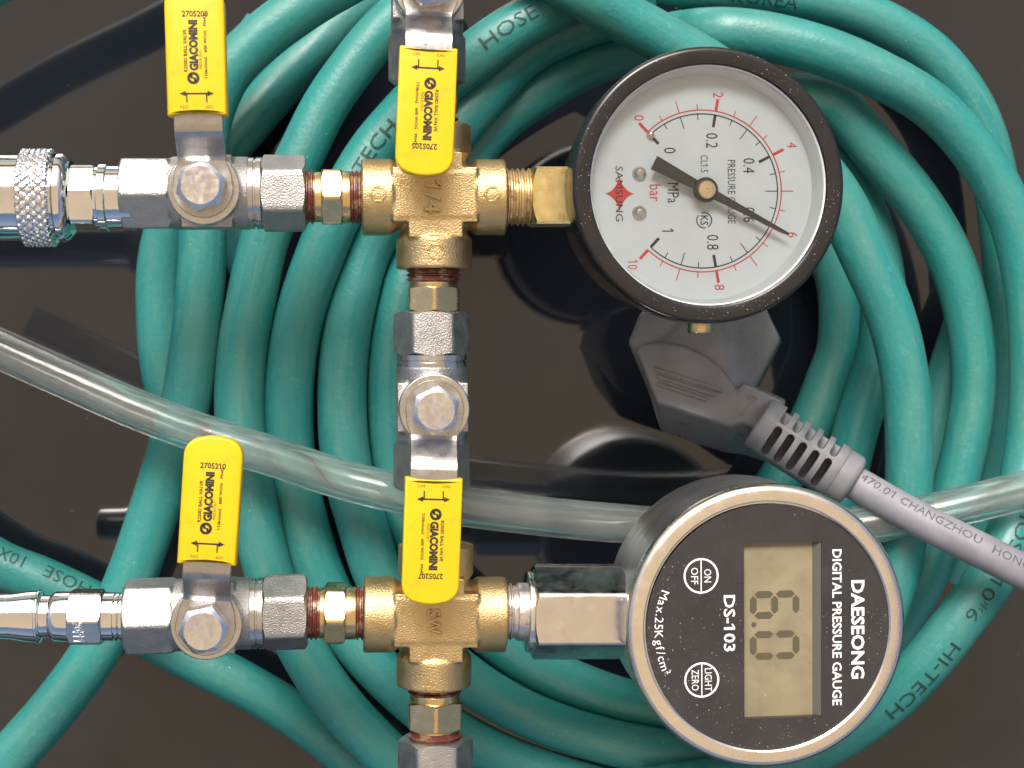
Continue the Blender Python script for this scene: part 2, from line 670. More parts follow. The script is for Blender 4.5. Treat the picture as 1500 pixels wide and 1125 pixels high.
def raised(mb, text, cx, cy, length, height, rot, z0, depth, weight=0.0):
    """embossed lettering with sloping edges, fitted to a box and standing depth above z0"""
    cu = bpy.data.curves.new('t', 'FONT')
    cu.body = text
    cu.size = 1.0
    cu.resolution_u = 2
    cu.offset = weight
    cu.extrude = 0.03
    cu.bevel_depth = 0.035
    cu.bevel_resolution = 1
    o = bpy.data.objects.new('t', cu)
    COL.objects.link(o)
    dg = bpy.context.evaluated_depsgraph_get()
    dg.update()
    me = bpy.data.meshes.new_from_object(o.evaluated_get(dg))
    vs = [tuple(v.co) for v in me.vertices]
    fs = [tuple(p.vertices) for p in me.polygons]
    bpy.data.objects.remove(o)
    bpy.data.curves.remove(cu)
    bpy.data.meshes.remove(me)
    if text == '1/4':
        k = len(vs)
        x, t = 0.20, 0.69
        vs += [(x + 0.05, t, 0.065), (x - 0.15, t - 0.12, 0.065), (x - 0.15, t - 0.24, 0.065), (x + 0.05, t - 0.12, 0.065),
               (x + 0.08, t + 0.04, -0.065), (x - 0.19, t - 0.12, -0.065), (x - 0.19, t - 0.29, -0.065), (x + 0.08, t - 0.17, -0.065)]
        fs += [(k, k + 1, k + 2, k + 3)] + [(k + i, k + (i + 1) % 4, k + 4 + (i + 1) % 4, k + 4 + i) for i in range(4)]
    xs, ys = [v[0] for v in vs], [v[1] for v in vs]
    x0, x1, y0, y1 = min(xs), max(xs), min(ys), max(ys)
    kx, ky = length / (x1 - x0), height / (y1 - y0)
    c, sn = math.cos(rot), math.sin(rot)
    out = []
    for x, y, z in vs:
        u, w = (x - (x0 + x1) / 2) * kx, (y - (y0 + y1) / 2) * ky
        out.append((cx + u * c - w * sn, cy + u * sn + w * c, z0 + (z + 0.065) / 0.13 * depth))
    mb.add(out, fs)


def arcband(mb, cx, cy, r0, r1, a0, a1, z, n=48):
    vs, fs = [], []
    for i in range(n + 1):
        t = a0 + (a1 - a0) * i / n
        for r in (r0, r1):
            vs.append((cx + r * math.cos(t), cy + r * math.sin(t), z))
    for i in range(n):
        fs.append((2 * i, 2 * i + 1, 2 * i + 3, 2 * i + 2))
    mb.add(vs, fs)


def quad(mb, x0, y0, x1, y1, w, z, w1=None):
    d = Vector((x1 - x0, y1 - y0)).normalized()
    nx, ny = -d.y / 2, d.x / 2
    w1 = w if w1 is None else w1
    mb.add([(x0 + nx * w, y0 + ny * w, z), (x0 - nx * w, y0 - ny * w, z), (x1 - nx * w1, y1 - ny * w1, z), (x1 + nx * w1, y1 + ny * w1, z)], [(0, 1, 2, 3)])


def frame_at(o, xdir, zdir=Vector((0, 0, 1))):
    x = Vector(xdir).normalized()
    z = (Vector(zdir) - x * Vector(zdir).dot(x)).normalized()
    y = z.cross(x)
    m = Matrix((x, y, z)).transposed().to_4x4()
    m.translation = o
    return m


# ------------------------------------------------------------------ the setting
mb = MB()
box(mb, -1500, 1500, -1500, 1500, -30, 0)
t = mb.build('table_top', M['table'])
t['kind'] = 'structure'
t['label'] = 'glossy black table top mirroring the things above it'

# added unseen beige sheet, gives metal its tan reflections; daylight comes in past its edge
mb = MB()
nx_, ny_ = 12, 12
AX0, AX1, AY0, AY1, AZ = -1250, 1250, -1700, 800, 1500
vs, fs = [], []
for k in range(2):
    for j in range(ny_ + 1):
        for i in range(nx_ + 1):
            u, v = i / nx_, j / ny_
            sag = -60 * math.sin(PI * u) * math.sin(PI * v)
            vs.append((AX0 + (AX1 - AX0) * u, AY0 + (AY1 - AY0) * v, AZ + sag + 250 * (1 - v)))
for j in range(ny_):
    for i in range(nx_):
        a = j * (nx_ + 1) + i
        fs.append((a, a + 1, a + nx_ + 2, a + nx_ + 1))
mb.add(vs[:(nx_ + 1) * (ny_ + 1)], fs)
sheet_obj = mb.build('unseen_light_sheet', M['light_sheet'])
sheet_obj['kind'] = 'structure'
sheet_obj['label'] = 'added beige sheet above the table, out of view, for tan reflections'

# ------------------------------------------------------------------ strands: hose, tube, cable
def catmull(pts, step=1.6):
    p = [Vector(q) for q in pts]
    p = [p[0] * 2 - p[1]] + p + [p[-1] * 2 - p[-2]]
    out = []
    for i in range(1, len(p) - 2):
        a, b, c, d = p[i - 1:i + 3]
        t0 = 0
        t1 = t0 + max((b - a).length, 1e-6) ** 0.5
        t2 = t1 + max((c - b).length, 1e-6) ** 0.5
        t3 = t2 + max((d - c).length, 1e-6) ** 0.5
        n = max(2, int((c - b).length / step))
        for k in range(n):
            t = t1 + (t2 - t1) * k / n
            A1 = a * ((t1 - t) / (t1 - t0)) + b * ((t - t0) / (t1 - t0))
            A2 = b * ((t2 - t) / (t2 - t1)) + c * ((t - t1) / (t2 - t1))
            A3 = c * ((t3 - t) / (t3 - t2)) + d * ((t - t2) / (t3 - t2))
            B1 = A1 * ((t2 - t) / (t2 - t0)) + A2 * ((t - t0) / (t2 - t0))
            B2 = A2 * ((t3 - t) / (t3 - t1)) + A3 * ((t - t1) / (t3 - t1))
            out.append(B1 * ((t2 - t) / (t2 - t1)) + B2 * ((t - t1) / (t2 - t1)))
    out.append(p[-2])
    return out


def sweep(mb, path, r, n=22, cap=True, wob=0.0, seed=0, wall=None):
    """round tube along a path of points"""
    path = [Vector(q) for q in path]
    rnd_ = random.Random(seed)
    ph = rnd_.random() * 10
    tang = [(path[min(i + 1, len(path) - 1)] - path[max(i - 1, 0)]).normalized() for i in range(len(path))]
    up = Vector((0, 0, 1))
    vs, fs = [], []
    acc = 0.0
    for i, (q, t) in enumerate(zip(path, tang)):
        if i:
            acc += (path[i] - path[i - 1]).length
        x = t.cross(up).normalized()       # to the right of the path, seen from above
        y = x.cross(t).normalized()
        ov = 1 + wob * math.sin(i * 0.07 + ph) * math.sin(i * 0.031 + 2 * ph)
        for k in range(n):
            a = 2 * PI * k / n
            vs.append(tuple(q + x * (r * ov * math.cos(a)) + y * (r / ov * math.sin(a))))
            if wall is not None:
                wall.append((r * math.cos(a) + seed * 37.0, r * math.sin(a), acc))
    for i in range(len(path) - 1):
        for k in range(n):
            j = (k + 1) % n
            fs.append((i * n + k, i * n + j, (i + 1) * n + j, (i + 1) * n + k))
    if cap:
        fs.append(tuple(range(n))[::-1])
        fs.append(tuple(range((len(path) - 1) * n, len(path) * n)))
    mb.add(vs, fs)


def print_on(mb, path, r, text, at, height, length=None, side=0.0, flip=False, bold=0.0):
    """lettering wrapped on a tube: starts `at` mm along the path, `side` mm to the left of its crest"""
    path = [Vector(q) for q in path]
    if flip:
        path = path[::-1]
    cum = [0.0]
    for a, b in zip(path, path[1:]):
        cum.append(cum[-1] + (b - a).length)
    if flip:
        at = cum[-1] - at
    vs, fs = text2d(text, 0, 0, length, height, 0, bold)
    bm = bmesh.new()
    bv = [bm.verts.new((x, y, 0)) for x, y in vs]
    for f in fs:
        try:
            bm.faces.new([bv[i] for i in f])
        except ValueError:
            pass
    bmesh.ops.triangulate(bm, faces=bm.faces)
    for _ in range(3):
        long = [e for e in bm.edges if e.calc_length() > 0.8]
        if long:
            bmesh.ops.subdivide_edges(bm, edges=long, cuts=1)
            bmesh.ops.triangulate(bm, faces=bm.faces)
    bm.verts.index_update()
    vs = [(v.co.x, v.co.y) for v in bm.verts]
    fs = [tuple(v.index for v in f.verts) for f in bm.faces]
    bm.free()
    x0 = min(v[0] for v in vs)
    out = []
    for u, w in vs:
        s = at + (u - x0)
        i = int(np.searchsorted(cum, s)) - 1
        i = max(0, min(i, len(path) - 2))
        f = (s - cum[i]) / max(cum[i + 1] - cum[i], 1e-6)
        q = path[i].lerp(path[i + 1], f)
        t = (path[min(i + 2, len(path) - 1)] - path[max(i - 1, 0)]).normalized()
        left = Vector((0, 0, 1)).cross(t).normalized()
        upv = t.cross(left).normalized()
        a = (w + side) / r
        out.append(tuple(q + left * ((r + 0.06) * math.sin(a)) + upv * ((r + 0.06) * math.cos(a))))
    mb.add(out, fs)


def nearest(path, px, py):
    """distance along a path (mm) of the point that the photograph shows nearest to a pixel"""
    best, s, acc = 1e9, 0.0, 0.0
    prev = None
    for q in path:
        q = Vector(q)
        if prev is not None:
            acc += (q - prev).length
        prev = q
        d = (P(px, py, q.z) - q).length
        if d < best:
            best, s = d, acc
    return s


HR = 5.75
STRANDS = {   # picture points of each visible run of the coil and its height above the table
    'A': ([(300, 700), (262, 620), (240, 540), (234, 450), (236, 390), (248, 335), (280, 278), (320, 228), (356, 188), (416, 120), (470, 66), (520, 16), (600, -40)], 8),
    'B': ([(-60, 1200), (20, 1105), (85, 1030), (145, 945), (190, 850), (225, 750), (253, 660), (274, 582), (291, 450), (297, 358), (296, 290), (298, 225), (308, 165), (333, 108), (380, 58), (450, 6), (530, -40)], 33),
    'C': ([(700, -60), (625, -10), (560, 46), (510, 106), (476, 156), (444, 220), (412, 290), (386, 358), (368, 442), (356, 510), (351, 582), (354, 650), (364, 710), (376, 765), (396, 845), (430, 925), (480, 1010), (545, 1085), (620, 1150), (720, 1210)], 34),
    'D': ([(880, -25), (789, 22), (743, 48), (688, 88), (625, 135), (576, 186), (546, 222), (505, 290), (475, 358), (445, 442), (430, 510), (423, 582), (424, 650), (432, 710), (444, 765), (470, 845), (510, 925), (560, 985), (640, 1055), (740, 1110), (860, 1150), (1000, 1175)], 34),
    'E': ([(950, 26), (900, 24), (822, 48), (760, 84), (705, 144), (650, 210), (595, 280), (542, 358), (517, 442), (505, 510), (501, 582), (504, 650), (514, 710), (530, 765), (556, 845), (600, 915), (660, 975), (750, 1035), (850, 1075), (960, 1100), (1080, 1110)], 34),
    'F': ([(1040, 70), (960, 66), (880, 86), (796, 130), (717, 190), (660, 270), (612, 358), (586, 442), (572, 510), (570, 582), (574, 650), (584, 710), (600, 765), (635, 835), (690, 900), (760, 960), (850, 1005), (950, 1035), (1060, 1040)], 30),
    'W': ([(740, -75), (850, -12), (916, 27), (976, 60), (1060, 112), (1145, 190), (1200, 255), (1232, 300), (1264, 368), (1299, 447), (1316, 504), (1328, 575), (1332, 650), (1331, 715), (1324, 780), (1306, 860), (1270, 945), (1210, 1025), (1120, 1080)], 48),
    'V': ([(1180, 180), (1235, 250), (1262, 300), (1286, 368), (1295, 436), (1291, 504), (1275, 560), (1255, 625), (1235, 700), (1200, 790), (1150, 870)], 20),
    'U': ([(1140, 270), (1195, 330), (1226, 402), (1233, 459), (1229, 515), (1214, 557), (1195, 606), (1165, 665), (1120, 735), (1050, 800)], 13),
    'R': ([(955, 58, 20), (1010, 48, 28), (1100, 50, 40), (1200, 73), (1283, 107), (1367, 157), (1433, 230), (1478, 310), (1503, 400), (1514, 500), (1514, 590), (1503, 690), (1486, 768, 50), (1446, 855, 54), (1402, 914, 54), (1355, 972, 52), (1290, 1035, 48), (1200, 1092), (1090, 1135), (950, 1160)], 44),
    'Q': ([(860, -60), (1000, -22), (1130, -8), (1230, 10), (1300, 38), (1367, 83), (1424, 158), (1452, 235), (1466, 330), (1474, 430), (1474, 540), (1464, 620), (1446, 700), (1420, 775), (1385, 850)], 18),
    'S': ([(1130, 140), (1217, 150), (1283, 222), (1347, 300), (1391, 377), (1416, 459), (1426, 540), (1423, 602), (1405, 693), (1378, 780), (1345, 860), (1300, 930), (1230, 1000)], 32),
    'T': ([(1440, 400), (1420, 460), (1398, 525), (1382, 580), (1369, 640), (1356, 700), (1340, 760), (1310, 830), (1270, 900)], 10),
    'L': ([(-80, 775), (0, 826), (60, 850), (150, 893), (270, 958), (370, 1010), (450, 1060), (520, 1115), (600, 1180)], 12),
    'O': ([(-420, 230), (-290, 130), (-170, 58), (-60, -6), (20, -46), (110, -88), (230, -150)], 54),
    'K': ([(390, 40), (352, 95), (330, 150), (318, 215), (330, 290), (352, 350), (380, 420)], 8),
}
KEYS = list(STRANDS)
raw, ids = [], []
for k in KEYS:
    pts, z = STRANDS[k]
    path = catmull([P(q[0], q[1], q[2] if len(q) > 2 else z) for q in pts], 1.8)
    raw.append(path)
# let crossing strands rest on each other: only heights change, each point keeps its line of sight
XY = np.array([[q.x, q.y, q.z] for p in raw for q in p])
SID = np.concatenate([[i] * len(p) for i, p in enumerate(raw)])
SEQ = np.concatenate([np.arange(len(p)) for p in raw])
dirs = XY - np.array([[0, 0, CAM_H]])
dirs = dirs / (-dirs[:, 2:3])
Z = XY[:, 2].copy()
Zi = Z.copy()
FREE = 2 * HR * 0.985
other = SID[:, None] != SID[None, :]
for it in range(70):
    pos = np.array([[0, 0, CAM_H]]) + dirs * (CAM_H - Z)[:, None]
    dx = pos[:, None, 0] - pos[None, :, 0]
    dy = pos[:, None, 1] - pos[None, :, 1]
    h2 = dx * dx + dy * dy
    dz = Z[:, None] - Z[None, :]
    hit = other & (h2 < FREE * FREE) & (np.abs(dz) < FREE)
    need = np.sqrt(np.maximum(FREE * FREE - h2, 0)) - np.abs(dz)
    hit &= need > 0.02
    if not hit.any():
        break
    sgn = np.sign(dz)
    base = np.sign(Zi[:, None] - Zi[None, :])
    tie = np.sign(SID[None, :] - SID[:, None])
    sgn = np.where(base != 0, base, np.where(sgn != 0, sgn, tie))
    push = np.where(hit, np.clip(need, 0, 3.0) * sgn, 0)
    up = push.max(1)
    dn = push.min(1)
    Z = Z + 0.45 * (up + dn) + 0.02 * (Zi - Z)
    for i in range(len(KEYS)):
        sel = SID == i
        z = Z[sel]
        for _ in range(3):
            z = np.concatenate([[z[0]], (z[:-2] + 2 * z[1:-1] + z[2:]) / 4, [z[-1]]])
        Z[sel] = z
    Z = np.clip(Z, HR + 0.05, 58.0)
pos = np.array([[0, 0, CAM_H]]) + dirs * (CAM_H - Z)[:, None]
PATH = {k: [Vector(v) for v in pos[SID == i]] for i, k in enumerate(KEYS)}

hose = thing('air_hose', 'coiled teal rubber air hose lying in overlapping loops on the black table', 'hose', Matrix.Translation(Vector((60, -10, 0))))
LOOP = {}
for i, k in enumerate(KEYS):
    mb = MB()
    wall = []
    sweep(mb, PATH[k], HR, 26, True, 0.05, i, wall)
    LOOP[k] = mb.build('loop', M['hose'], hose, Matrix.Identity(4))
    at = LOOP[k].data.attributes.new('wall', 'FLOAT_VECTOR', 'POINT')
    at.data.foreach_set('vector', [c for w in wall for c in w])


def hose_text(key, text, px, py, height, length, side=0.0, flip=False):
    mb = MB()
    print_on(mb, PATH[key], HR, text, nearest(PATH[key], px, py), height, length, side, flip, 0.0)
    mb.build('lettering', M['hoseink'], LOOP[key], Matrix.Identity(4))


hose_text('D', '-TECH', 512, 262, 3.4, 17.5, 0.2, True)
hose_text('D', 'HOSE', 704, 66, 3.4, 14.5, 0.6, True)
hose_text('Q', 'KOREA', 1064, 2, 3.2, 17.0, -2.6)
hose_text('L', 'HOSE   10X6', 132, 884, 3.3, 27.0, -4.1, True)
hose_text('R', 'HOSE', 1492, 752, 3.2, 14.0, -0.6)
hose_text('R', '10*6', 1447, 848, 3.2, 11.5, -0.8)
hose_text('R', 'HI-TECH', 1388, 932, 3.2, 22.0, 0.6)

# clear tube
TUBE_PTS = [(-90, 468, 48), (0, 511, 49), (100, 556, 50), (200, 600, 51), (300, 637, 51.5), (400, 669, 52), (500, 702, 52), (580, 722, 53), (640, 735, 53), (700, 745, 52), (800, 757, 50),
            (900, 766, 49), (1000, 773, 49), (1100, 776, 50), (1200, 775, 52), (1300, 764, 54), (1400, 743, 56), (1500, 718, 57), (1600, 690, 58)]
tube_path = catmull([P(*q) for q in TUBE_PTS], 2.0)
tube = thing('clear_tube', 'clear vinyl air tube curving across the teal hose loops behind both lower fittings', 'tube', Matrix.Translation(P(640, 735, 53)))
mb = MB()
sweep(mb, tube_path, 4.55, 32, False)
k0 = len(mb.v)
n_out = len(mb.f)
inner = MB()
sweep(inner, tube_path, 3.0, 32, False)
mb.add(inner.v, [f[::-1] for f in inner.f])
L_ = len(tube_path)
for e in (0, L_ - 1):
    for k in range(32):
        j = (k + 1) % 32
        mb.f.append((e * 32 + k, e * 32 + j, k0 + e * 32 + j, k0 + e * 32 + k))
mb.build('tube_wall', M['tube'], tube, Matrix.Identity(4))

# ------------------------------------------------------------------ power cord and plug
cord = thing('power_cord', 'grey power cord with angled plug lying under the round black gauge', 'power cord', Matrix.Translation(P(1050, 580, 40)))
PZ = 47.0


def loft(mb, top, bot):
    n = len(top)
    mb.add([tuple(q) for q in top] + [tuple(q) for q in bot], [tuple(range(n)), tuple(range(2 * n - 1, n - 1, -1))] + [(i, i + n, (i + 1) % n + n, (i + 1) % n) for i in range(n)])


def bevel_mesh(mb, name, mat, w, segs=2, angle=40):
    me = bpy.data.meshes.new(name)
    me.from_pydata([(x * S, y * S, z * S) for x, y, z in mb.v], [], mb.f)
    bm = bmesh.new()
    bm.from_mesh(me)
    bmesh.ops.recalc_face_normals(bm, faces=bm.faces)
    ed = [e for e in bm.edges if e.calc_face_angle(0) > 0.25]
    bmesh.ops.bevel(bm, geom=ed, offset=w * S, segments=segs, profile=0.5, affect='EDGES', clamp_overlap=True)
    bmesh.ops.recalc_face_normals(bm, faces=bm.faces)
    bm.to_mesh(me)
    bm.free()
    finish(me, mat, angle)
    return me


mb = MB()
# sloping rear part of the plug, whose flat runs down to the right, away from the raised pad
top = [P(938, 458, 38), P(919, 503, 40), P(962, 560, 46), P(1078, 574, 46), P(1104, 570, 43), P(1143, 497, 35), P(1119, 446, 34), P(1010, 432, 38)]
bot = [P(938, 456, 22), P(925, 505, 22), P(955, 588, 22), P(1070, 640, 22), P(1106, 580, 20), P(1146, 500, 20), P(1120, 448, 20), P(1010, 430, 20)]
ins = [P(972, 498, 45), P(1004, 466, 44.5), P(1050, 470, 44.5), P(1066, 535, 45.5)]
mb.add([tuple(q) for q in top + bot + ins],
       [(0, 1, 16, 17), (1, 2, 16), (16, 2, 3, 19, 18, 17), (19, 3, 4), (18, 19, 4, 5), (18, 5, 6), (17, 18, 6, 7), (0, 17, 7)]
       + [tuple(range(8, 16))[::-1]] + [(i, i + 8, (i + 1) % 8 + 8, (i + 1) % 8) for i in range(8)])
plug = link('plug', bevel_mesh(mb, 'plug', M['plug'], 1.1, 3), cord, Matrix.Identity(4))
mb = MB()
top = [P(932, 513, PZ), P(944, 505, PZ), P(972, 502, PZ), P(1004, 508, PZ), P(1034, 522, PZ), P(1057, 540, PZ), P(1072, 559, PZ), P(1079, 573, PZ), P(1088, 561, PZ), P(1104, 567, PZ),
       P(1150, 590, PZ), P(1124, 642, PZ), P(1090, 618, PZ), P(1070, 626, PZ), P(1010, 606, PZ), P(962, 589, PZ)]
bot = [P(930, 510, 36), P(943, 501, 36), P(972, 497, 36), P(1006, 503, 36), P(1037, 518, 36), P(1061, 536, 36), P(1077, 556, 36), P(1083, 566, 36), P(1090, 557, 36), P(1104, 563, 30),
       P(1152, 586, 30), P(1122, 678, 30), P(1092, 668, 30), P(1062, 664, 30), P(1010, 648, 30), P(968, 632, 30)]
loft(mb, top, bot)
pad = link('grip_pad', bevel_mesh(mb, 'grip_pad', M['plug'], 0.8, 3), plug, Matrix.Identity(4))
for a, b in (((958, 540), (1058, 573)), ((962, 551), (1047, 579)), ((963, 562), (1035, 586))):
    mb = MB()
    pa, pb = P(*a, PZ + 0.1), P(*b, PZ + 0.1)
    sweep(mb, catmull([pa, pa.lerp(pb, 0.5), pb], 4), 0.55, 10)
    mb.build('ridge', M['plug'], plug, Matrix.Identity(4))
mb = MB()
fa, fb = P(1109, 589, PZ), P(1088, 604, PZ)
for q0, q1 in (((1105, 586), (1087, 604)), ((1102, 580), (1110, 583)), ((1083, 606), (1092, 608)), ((1094, 582), (1099, 584))):
    a, b = P(*q0, PZ + 0.05), P(*q1, PZ + 0.05)
    sweep(mb, catmull([a, a.lerp(b, 0.5), b], 2), 0.22, 6)
mb.build('moulded_mark', M['plug'], plug, Matrix.Identity(4))

# strain relief: core, ribs, spine, end collar
c0, c1 = P(1128, 630, 46), P(1222, 690, 50.5)
sr_len = (c1 - c0).length
sr = frame_at(c0, c1 - c0)
mb = MB()
lathe(mb, rnd(-3.5, sr_len + 1.0, 6.7, 0.7, 0, 3), 56)
cut = MB()
for k in range(5):
    ac = 0.6 + (sr_len - 2.2) * (k + 0.3) / 4.6
    for y0, y1 in ((3.0, 12.0), (-4.9, 0.35)):        # open notches above, closed slots below the spine
        hw = 0.98
        pts = [(ac + hw * math.cos(t), y1 + hw * math.sin(t)) for t in np.linspace(0, PI, 9)]
        pts += [(ac + hw * math.cos(t), y0 + hw * math.sin(t)) for t in np.linspace(PI, 2 * PI, 9)]
        n = len(pts)
        cut.add([(x, y, -3.2) for x, y in pts] + [(x, y, 12) for x, y in pts],
                [tuple(range(n))[::-1], tuple(range(n, 2 * n))] + [(i, (i + 1) % n, (i + 1) % n + n, i + n) for i in range(n)])


def carve(body, tool, name, mat, angle=38):
    obs = []
    for q in (body, tool):
        me = bpy.data.meshes.new(name)
        me.from_pydata(q.v, [], q.f)
        bm = bmesh.new()
        bm.from_mesh(me)
        bmesh.ops.recalc_face_normals(bm, faces=bm.faces)
        bm.to_mesh(me)
        bm.free()
        o = bpy.data.objects.new(name, me)
        COL.objects.link(o)
        obs.append(o)
    md = obs[0].modifiers.new('b', 'BOOLEAN')
    md.operation = 'DIFFERENCE'
    md.solver = 'EXACT'
    md.object = obs[1]
    bv = obs[0].modifiers.new('v', 'BEVEL')
    bv.width = 0.22
    bv.segments = 2
    bv.limit_method = 'ANGLE'
    bv.angle_limit = R_(45)
    dg = bpy.context.evaluated_depsgraph_get()
    dg.update()
    out = bpy.data.meshes.new_from_object(obs[0].evaluated_get(dg))
    for o in obs:
        me = o.data
        bpy.data.objects.remove(o)
        bpy.data.meshes.remove(me)
    out.transform(Matrix.Scale(S, 4))
    out.name = name
    finish(out, mat, angle)
    return out


relief = link('strain_relief', carve(mb, cut, 'strain_relief', M['grip']), cord, sr)
mb = MB()
lathe(mb, rnd(sr_len - 0.5, sr_len + 5.2, 6.5, 1.6, 0, 5), 40)
mb.build('end_collar', M['grip'], relief, sr)
cab = [c1, P(1250, 706, 52), P(1330, 752, 60), P(1420, 798, 67), P(1500, 838, 70), P(1600, 888, 71)]
cable_path = catmull(cab, 2)
mb = MB()
sweep(mb, cable_path, 4.05, 26)
cable = mb.build('cable', M['cable'], cord, Matrix.Identity(4))
mb = MB()
print_on(mb, cable_path, 4.05, '470.01', nearest(cable_path, 1256, 709), 2.0, 9.0, 1.9)
print_on(mb, cable_path, 4.05, 'CHANGZHOU', nearest(cable_path, 1318, 743), 2.0, 19.0, 1.9)
print_on(mb, cable_path, 4.05, 'HONGCHANG', nearest(cable_path, 1450, 812), 2.0, 19.0, 1.5)
mb.build('lettering', M['cableink'], cable, Matrix.Identity(4))

# ------------------------------------------------------------------ the pressure test manifold
AX = 75.0                       # height of the pipe axes
ROW1, ROW2, COLX1, COLX2 = 289.0, 900.0, 635.0, 637.0


def A(px, py):
    return P(px, py, AX)


man = thing('test_manifold', 'pneumatic pressure test manifold of brass crosses, yellow handled valves and two round gauges', 'test manifold', Matrix.Translation(A(635, 600)))


def row_frame(px, py, direction):
    """frame on a pipe run with x along the run: 'r' to the right, 'l' to the left, 'd' down, 'u' up in the picture"""
    d = {'r': (40, 0), 'l': (-40, 0), 'd': (0, 40), 'u': (0, -40)}[direction]
    o = A(px, py)
    return frame_at(o, A(px + d[0], py + d[1]) - o)


def along(fr, px, py):
    return (fr.inverted() @ A(px, py)).x


def thread_profile(a0, a1, r, pitch=0.95, depth=0.5):
    p = [(a0, 0), (a0, r - depth)]
    a = a0
    while a + pitch <= a1 + 1e-6:
        p += [(a + pitch * 0.2, r - depth), (a + pitch * 0.45, r), (a + pitch * 0.6, r), (a + pitch * 0.9, r - depth)]
        a += pitch
    p += [(a1, r - depth), (a1, 0)]
    return p


# --- brass crosses
def cross_solids():
    mb = MB()
    for k in range(4):
        m = Matrix.Rotation(k * PI / 2, 4, 'Z')
        lathe(mb, rnd(8.6, 15.1, 8.0, 0.35), 64, m=m)                       # collar
        lathe(mb, [(0, 0), (0, 6.9), (8.8, 6.9), (8.8, 0)], 48, m=m)          # arm
        box(mb, 0, 8.8, -5.6, 5.6, -7.3 - 0.02 * k, 7.3 + 0.02 * k, m)        # flat cheeks
        lathe(mb, [(7.4, 0), (7.4, 6.9), (8.8, 7.9), (9.2, 7.9), (9.2, 0)], 48, m=m)
    box(mb, -8.5, 8.5, -4.6, 4.6, -7.5, 7.5)
    return mb


cross_me = cast_mesh(cross_solids(), 'cross_fitting', M['brass'])


def cross(px, py, right, label, text, tpx, tsize, trot):
    o = A(px, py)
    fr = frame_at(o, A(right, py) - o)
    c = link('cross_fitting', cross_me, man, fr)
    c['label'] = label
    mb = MB()
    loc = fr.inverted() @ P(*tpx, AX + 7.6)
    raised(mb, text, loc.x, loc.y, tsize[0], tsize[1], trot, 7.2, 1.0)
    mb.build('raised_lettering', M['brass'], c, fr)
    return c, fr


crossA, frA = cross(635, 289, 740, 'upper brass cross with raised 1/4 mark', '1/4', (634, 288), (7.0, 3.4), -PI / 2 - 0.05)
crossB, frB = cross(637, 900, 735, 'lower brass cross with raised letters', 'SW', (636, 911), (5.4, 2.9), -PI / 2 + 0.06)
for c, fr, where in ((crossA, frA, ((11.8, 0.0, 'x'), (-11.8, 0.0, 'x'), (0.0, -11.8, 'y')),), ):
    for x, y, ax in where:
        mb = MB()
        for k in range(6):
            t0, t1 = k * PI / 3, (k + 1) * PI / 3
            p0 = (x + 1.6 * math.cos(t0), y + 1.6 * math.sin(t0))
            p1 = (x + 1.6 * math.cos(t1), y + 1.6 * math.sin(t1))

            def zz(p):
                d = (p[1] - 0) if ax == 'x' else p[0]
                return math.sqrt(max(0.1, 8.0 ** 2 - d * d)) + 0.02
            a, b = Vector((p0[0], p0[1], zz(p0))), Vector((p1[0], p1[1], zz(p1)))
            sweep(mb, [a, a.lerp(b, 0.5), b], 0.24, 6)
        mb.build('casting_mark', M['brass'], c, fr)


# --- hexagon nipples with sealed threads
def nipple(fr, a0, h0, h1, c1, a1, af, rot=0.0, label=None, body='brasshex', th='redthread', r_thread=5.7):
    mb = MB()
    hexbar(mb, h0, h1, af, rot=rot)
    lathe(mb, rnd(h1 - 0.2, c1, af / 2 - 0.25, 0.3), 48)
    lathe(mb, rnd(a0 + (h0 - a0) * 0.62, h0 + 0.2, af / 2 - 0.45, 0.25), 48)
    n = mb.build('hex_nipple', M[body], man, fr)
    if label:
        n['label'] = label
    for p, q in ((a0 - 1.5, a0 + (h0 - a0) * 0.65), (c1 - 0.2, a1 + 1.5)):
        t = MB()
        lathe(t, thread_profile(p, q, r_thread), 48)
        t.build('thread', M[th], n, fr)
    return n


# --- ball valves
def valve_body_solids():
    mb = MB()
    lathe(mb, rnd(-7.5, 8.6, 7.55, 0.4), 64)
    lathe(mb, [(-9.0, 0), (-9.0, 6.4), (-6.0, 7.3), (-5.0, 7.3), (-5.0, 0)], 48)
    hexbar(mb, -17.7, -7.2, 14.3, rot=BODY_ROT)
    lathe(mb, rnd(4.0, 10.8, 6.9, 0.6), 48, axis='z')
    box(mb, -5.2, 5.2, -7.4, 7.4, -3.0, 5.6)
    return mb


BODY_ROT = R_(0)
body_me_flat = cast_mesh(valve_body_solids(), 'ball_valve', M['cast'])
BODY_ROT = R_(24)
body_me_turn = cast_mesh(valve_body_solids(), 'ball_valve', M['cast'])

mb = MB()
hexbar(mb, 10.9, 20.0, 14.1, cham0=True, cham1=True, ch=0.99)
nut_me = mb.mesh('end_nut', M['cast'])
mb = MB()
lathe(mb, [(8.2, 6.6), (8.3, 7.45), (9.3, 7.45), (9.4, 7.1), (9.75, 7.1), (9.85, 7.45), (10.9, 7.45), (11.0, 6.6)], 64)
groove_me = mb.mesh('seat_ring', M['nickel'])
mb = MB()
lathe(mb, rnd(8.0, 11.6, 7.25, 0.35), 64, axis='z')
gland_me = mb.mesh('gland_ring', M['nickel'])
mb = MB()
hexbar(mb, 13.3, 18.6, 8.7, axis='z', cham0=False, cham1=True, ch=0.86, slope=0.75)
bolt_me = mb.mesh('bolt', M['bolt'])


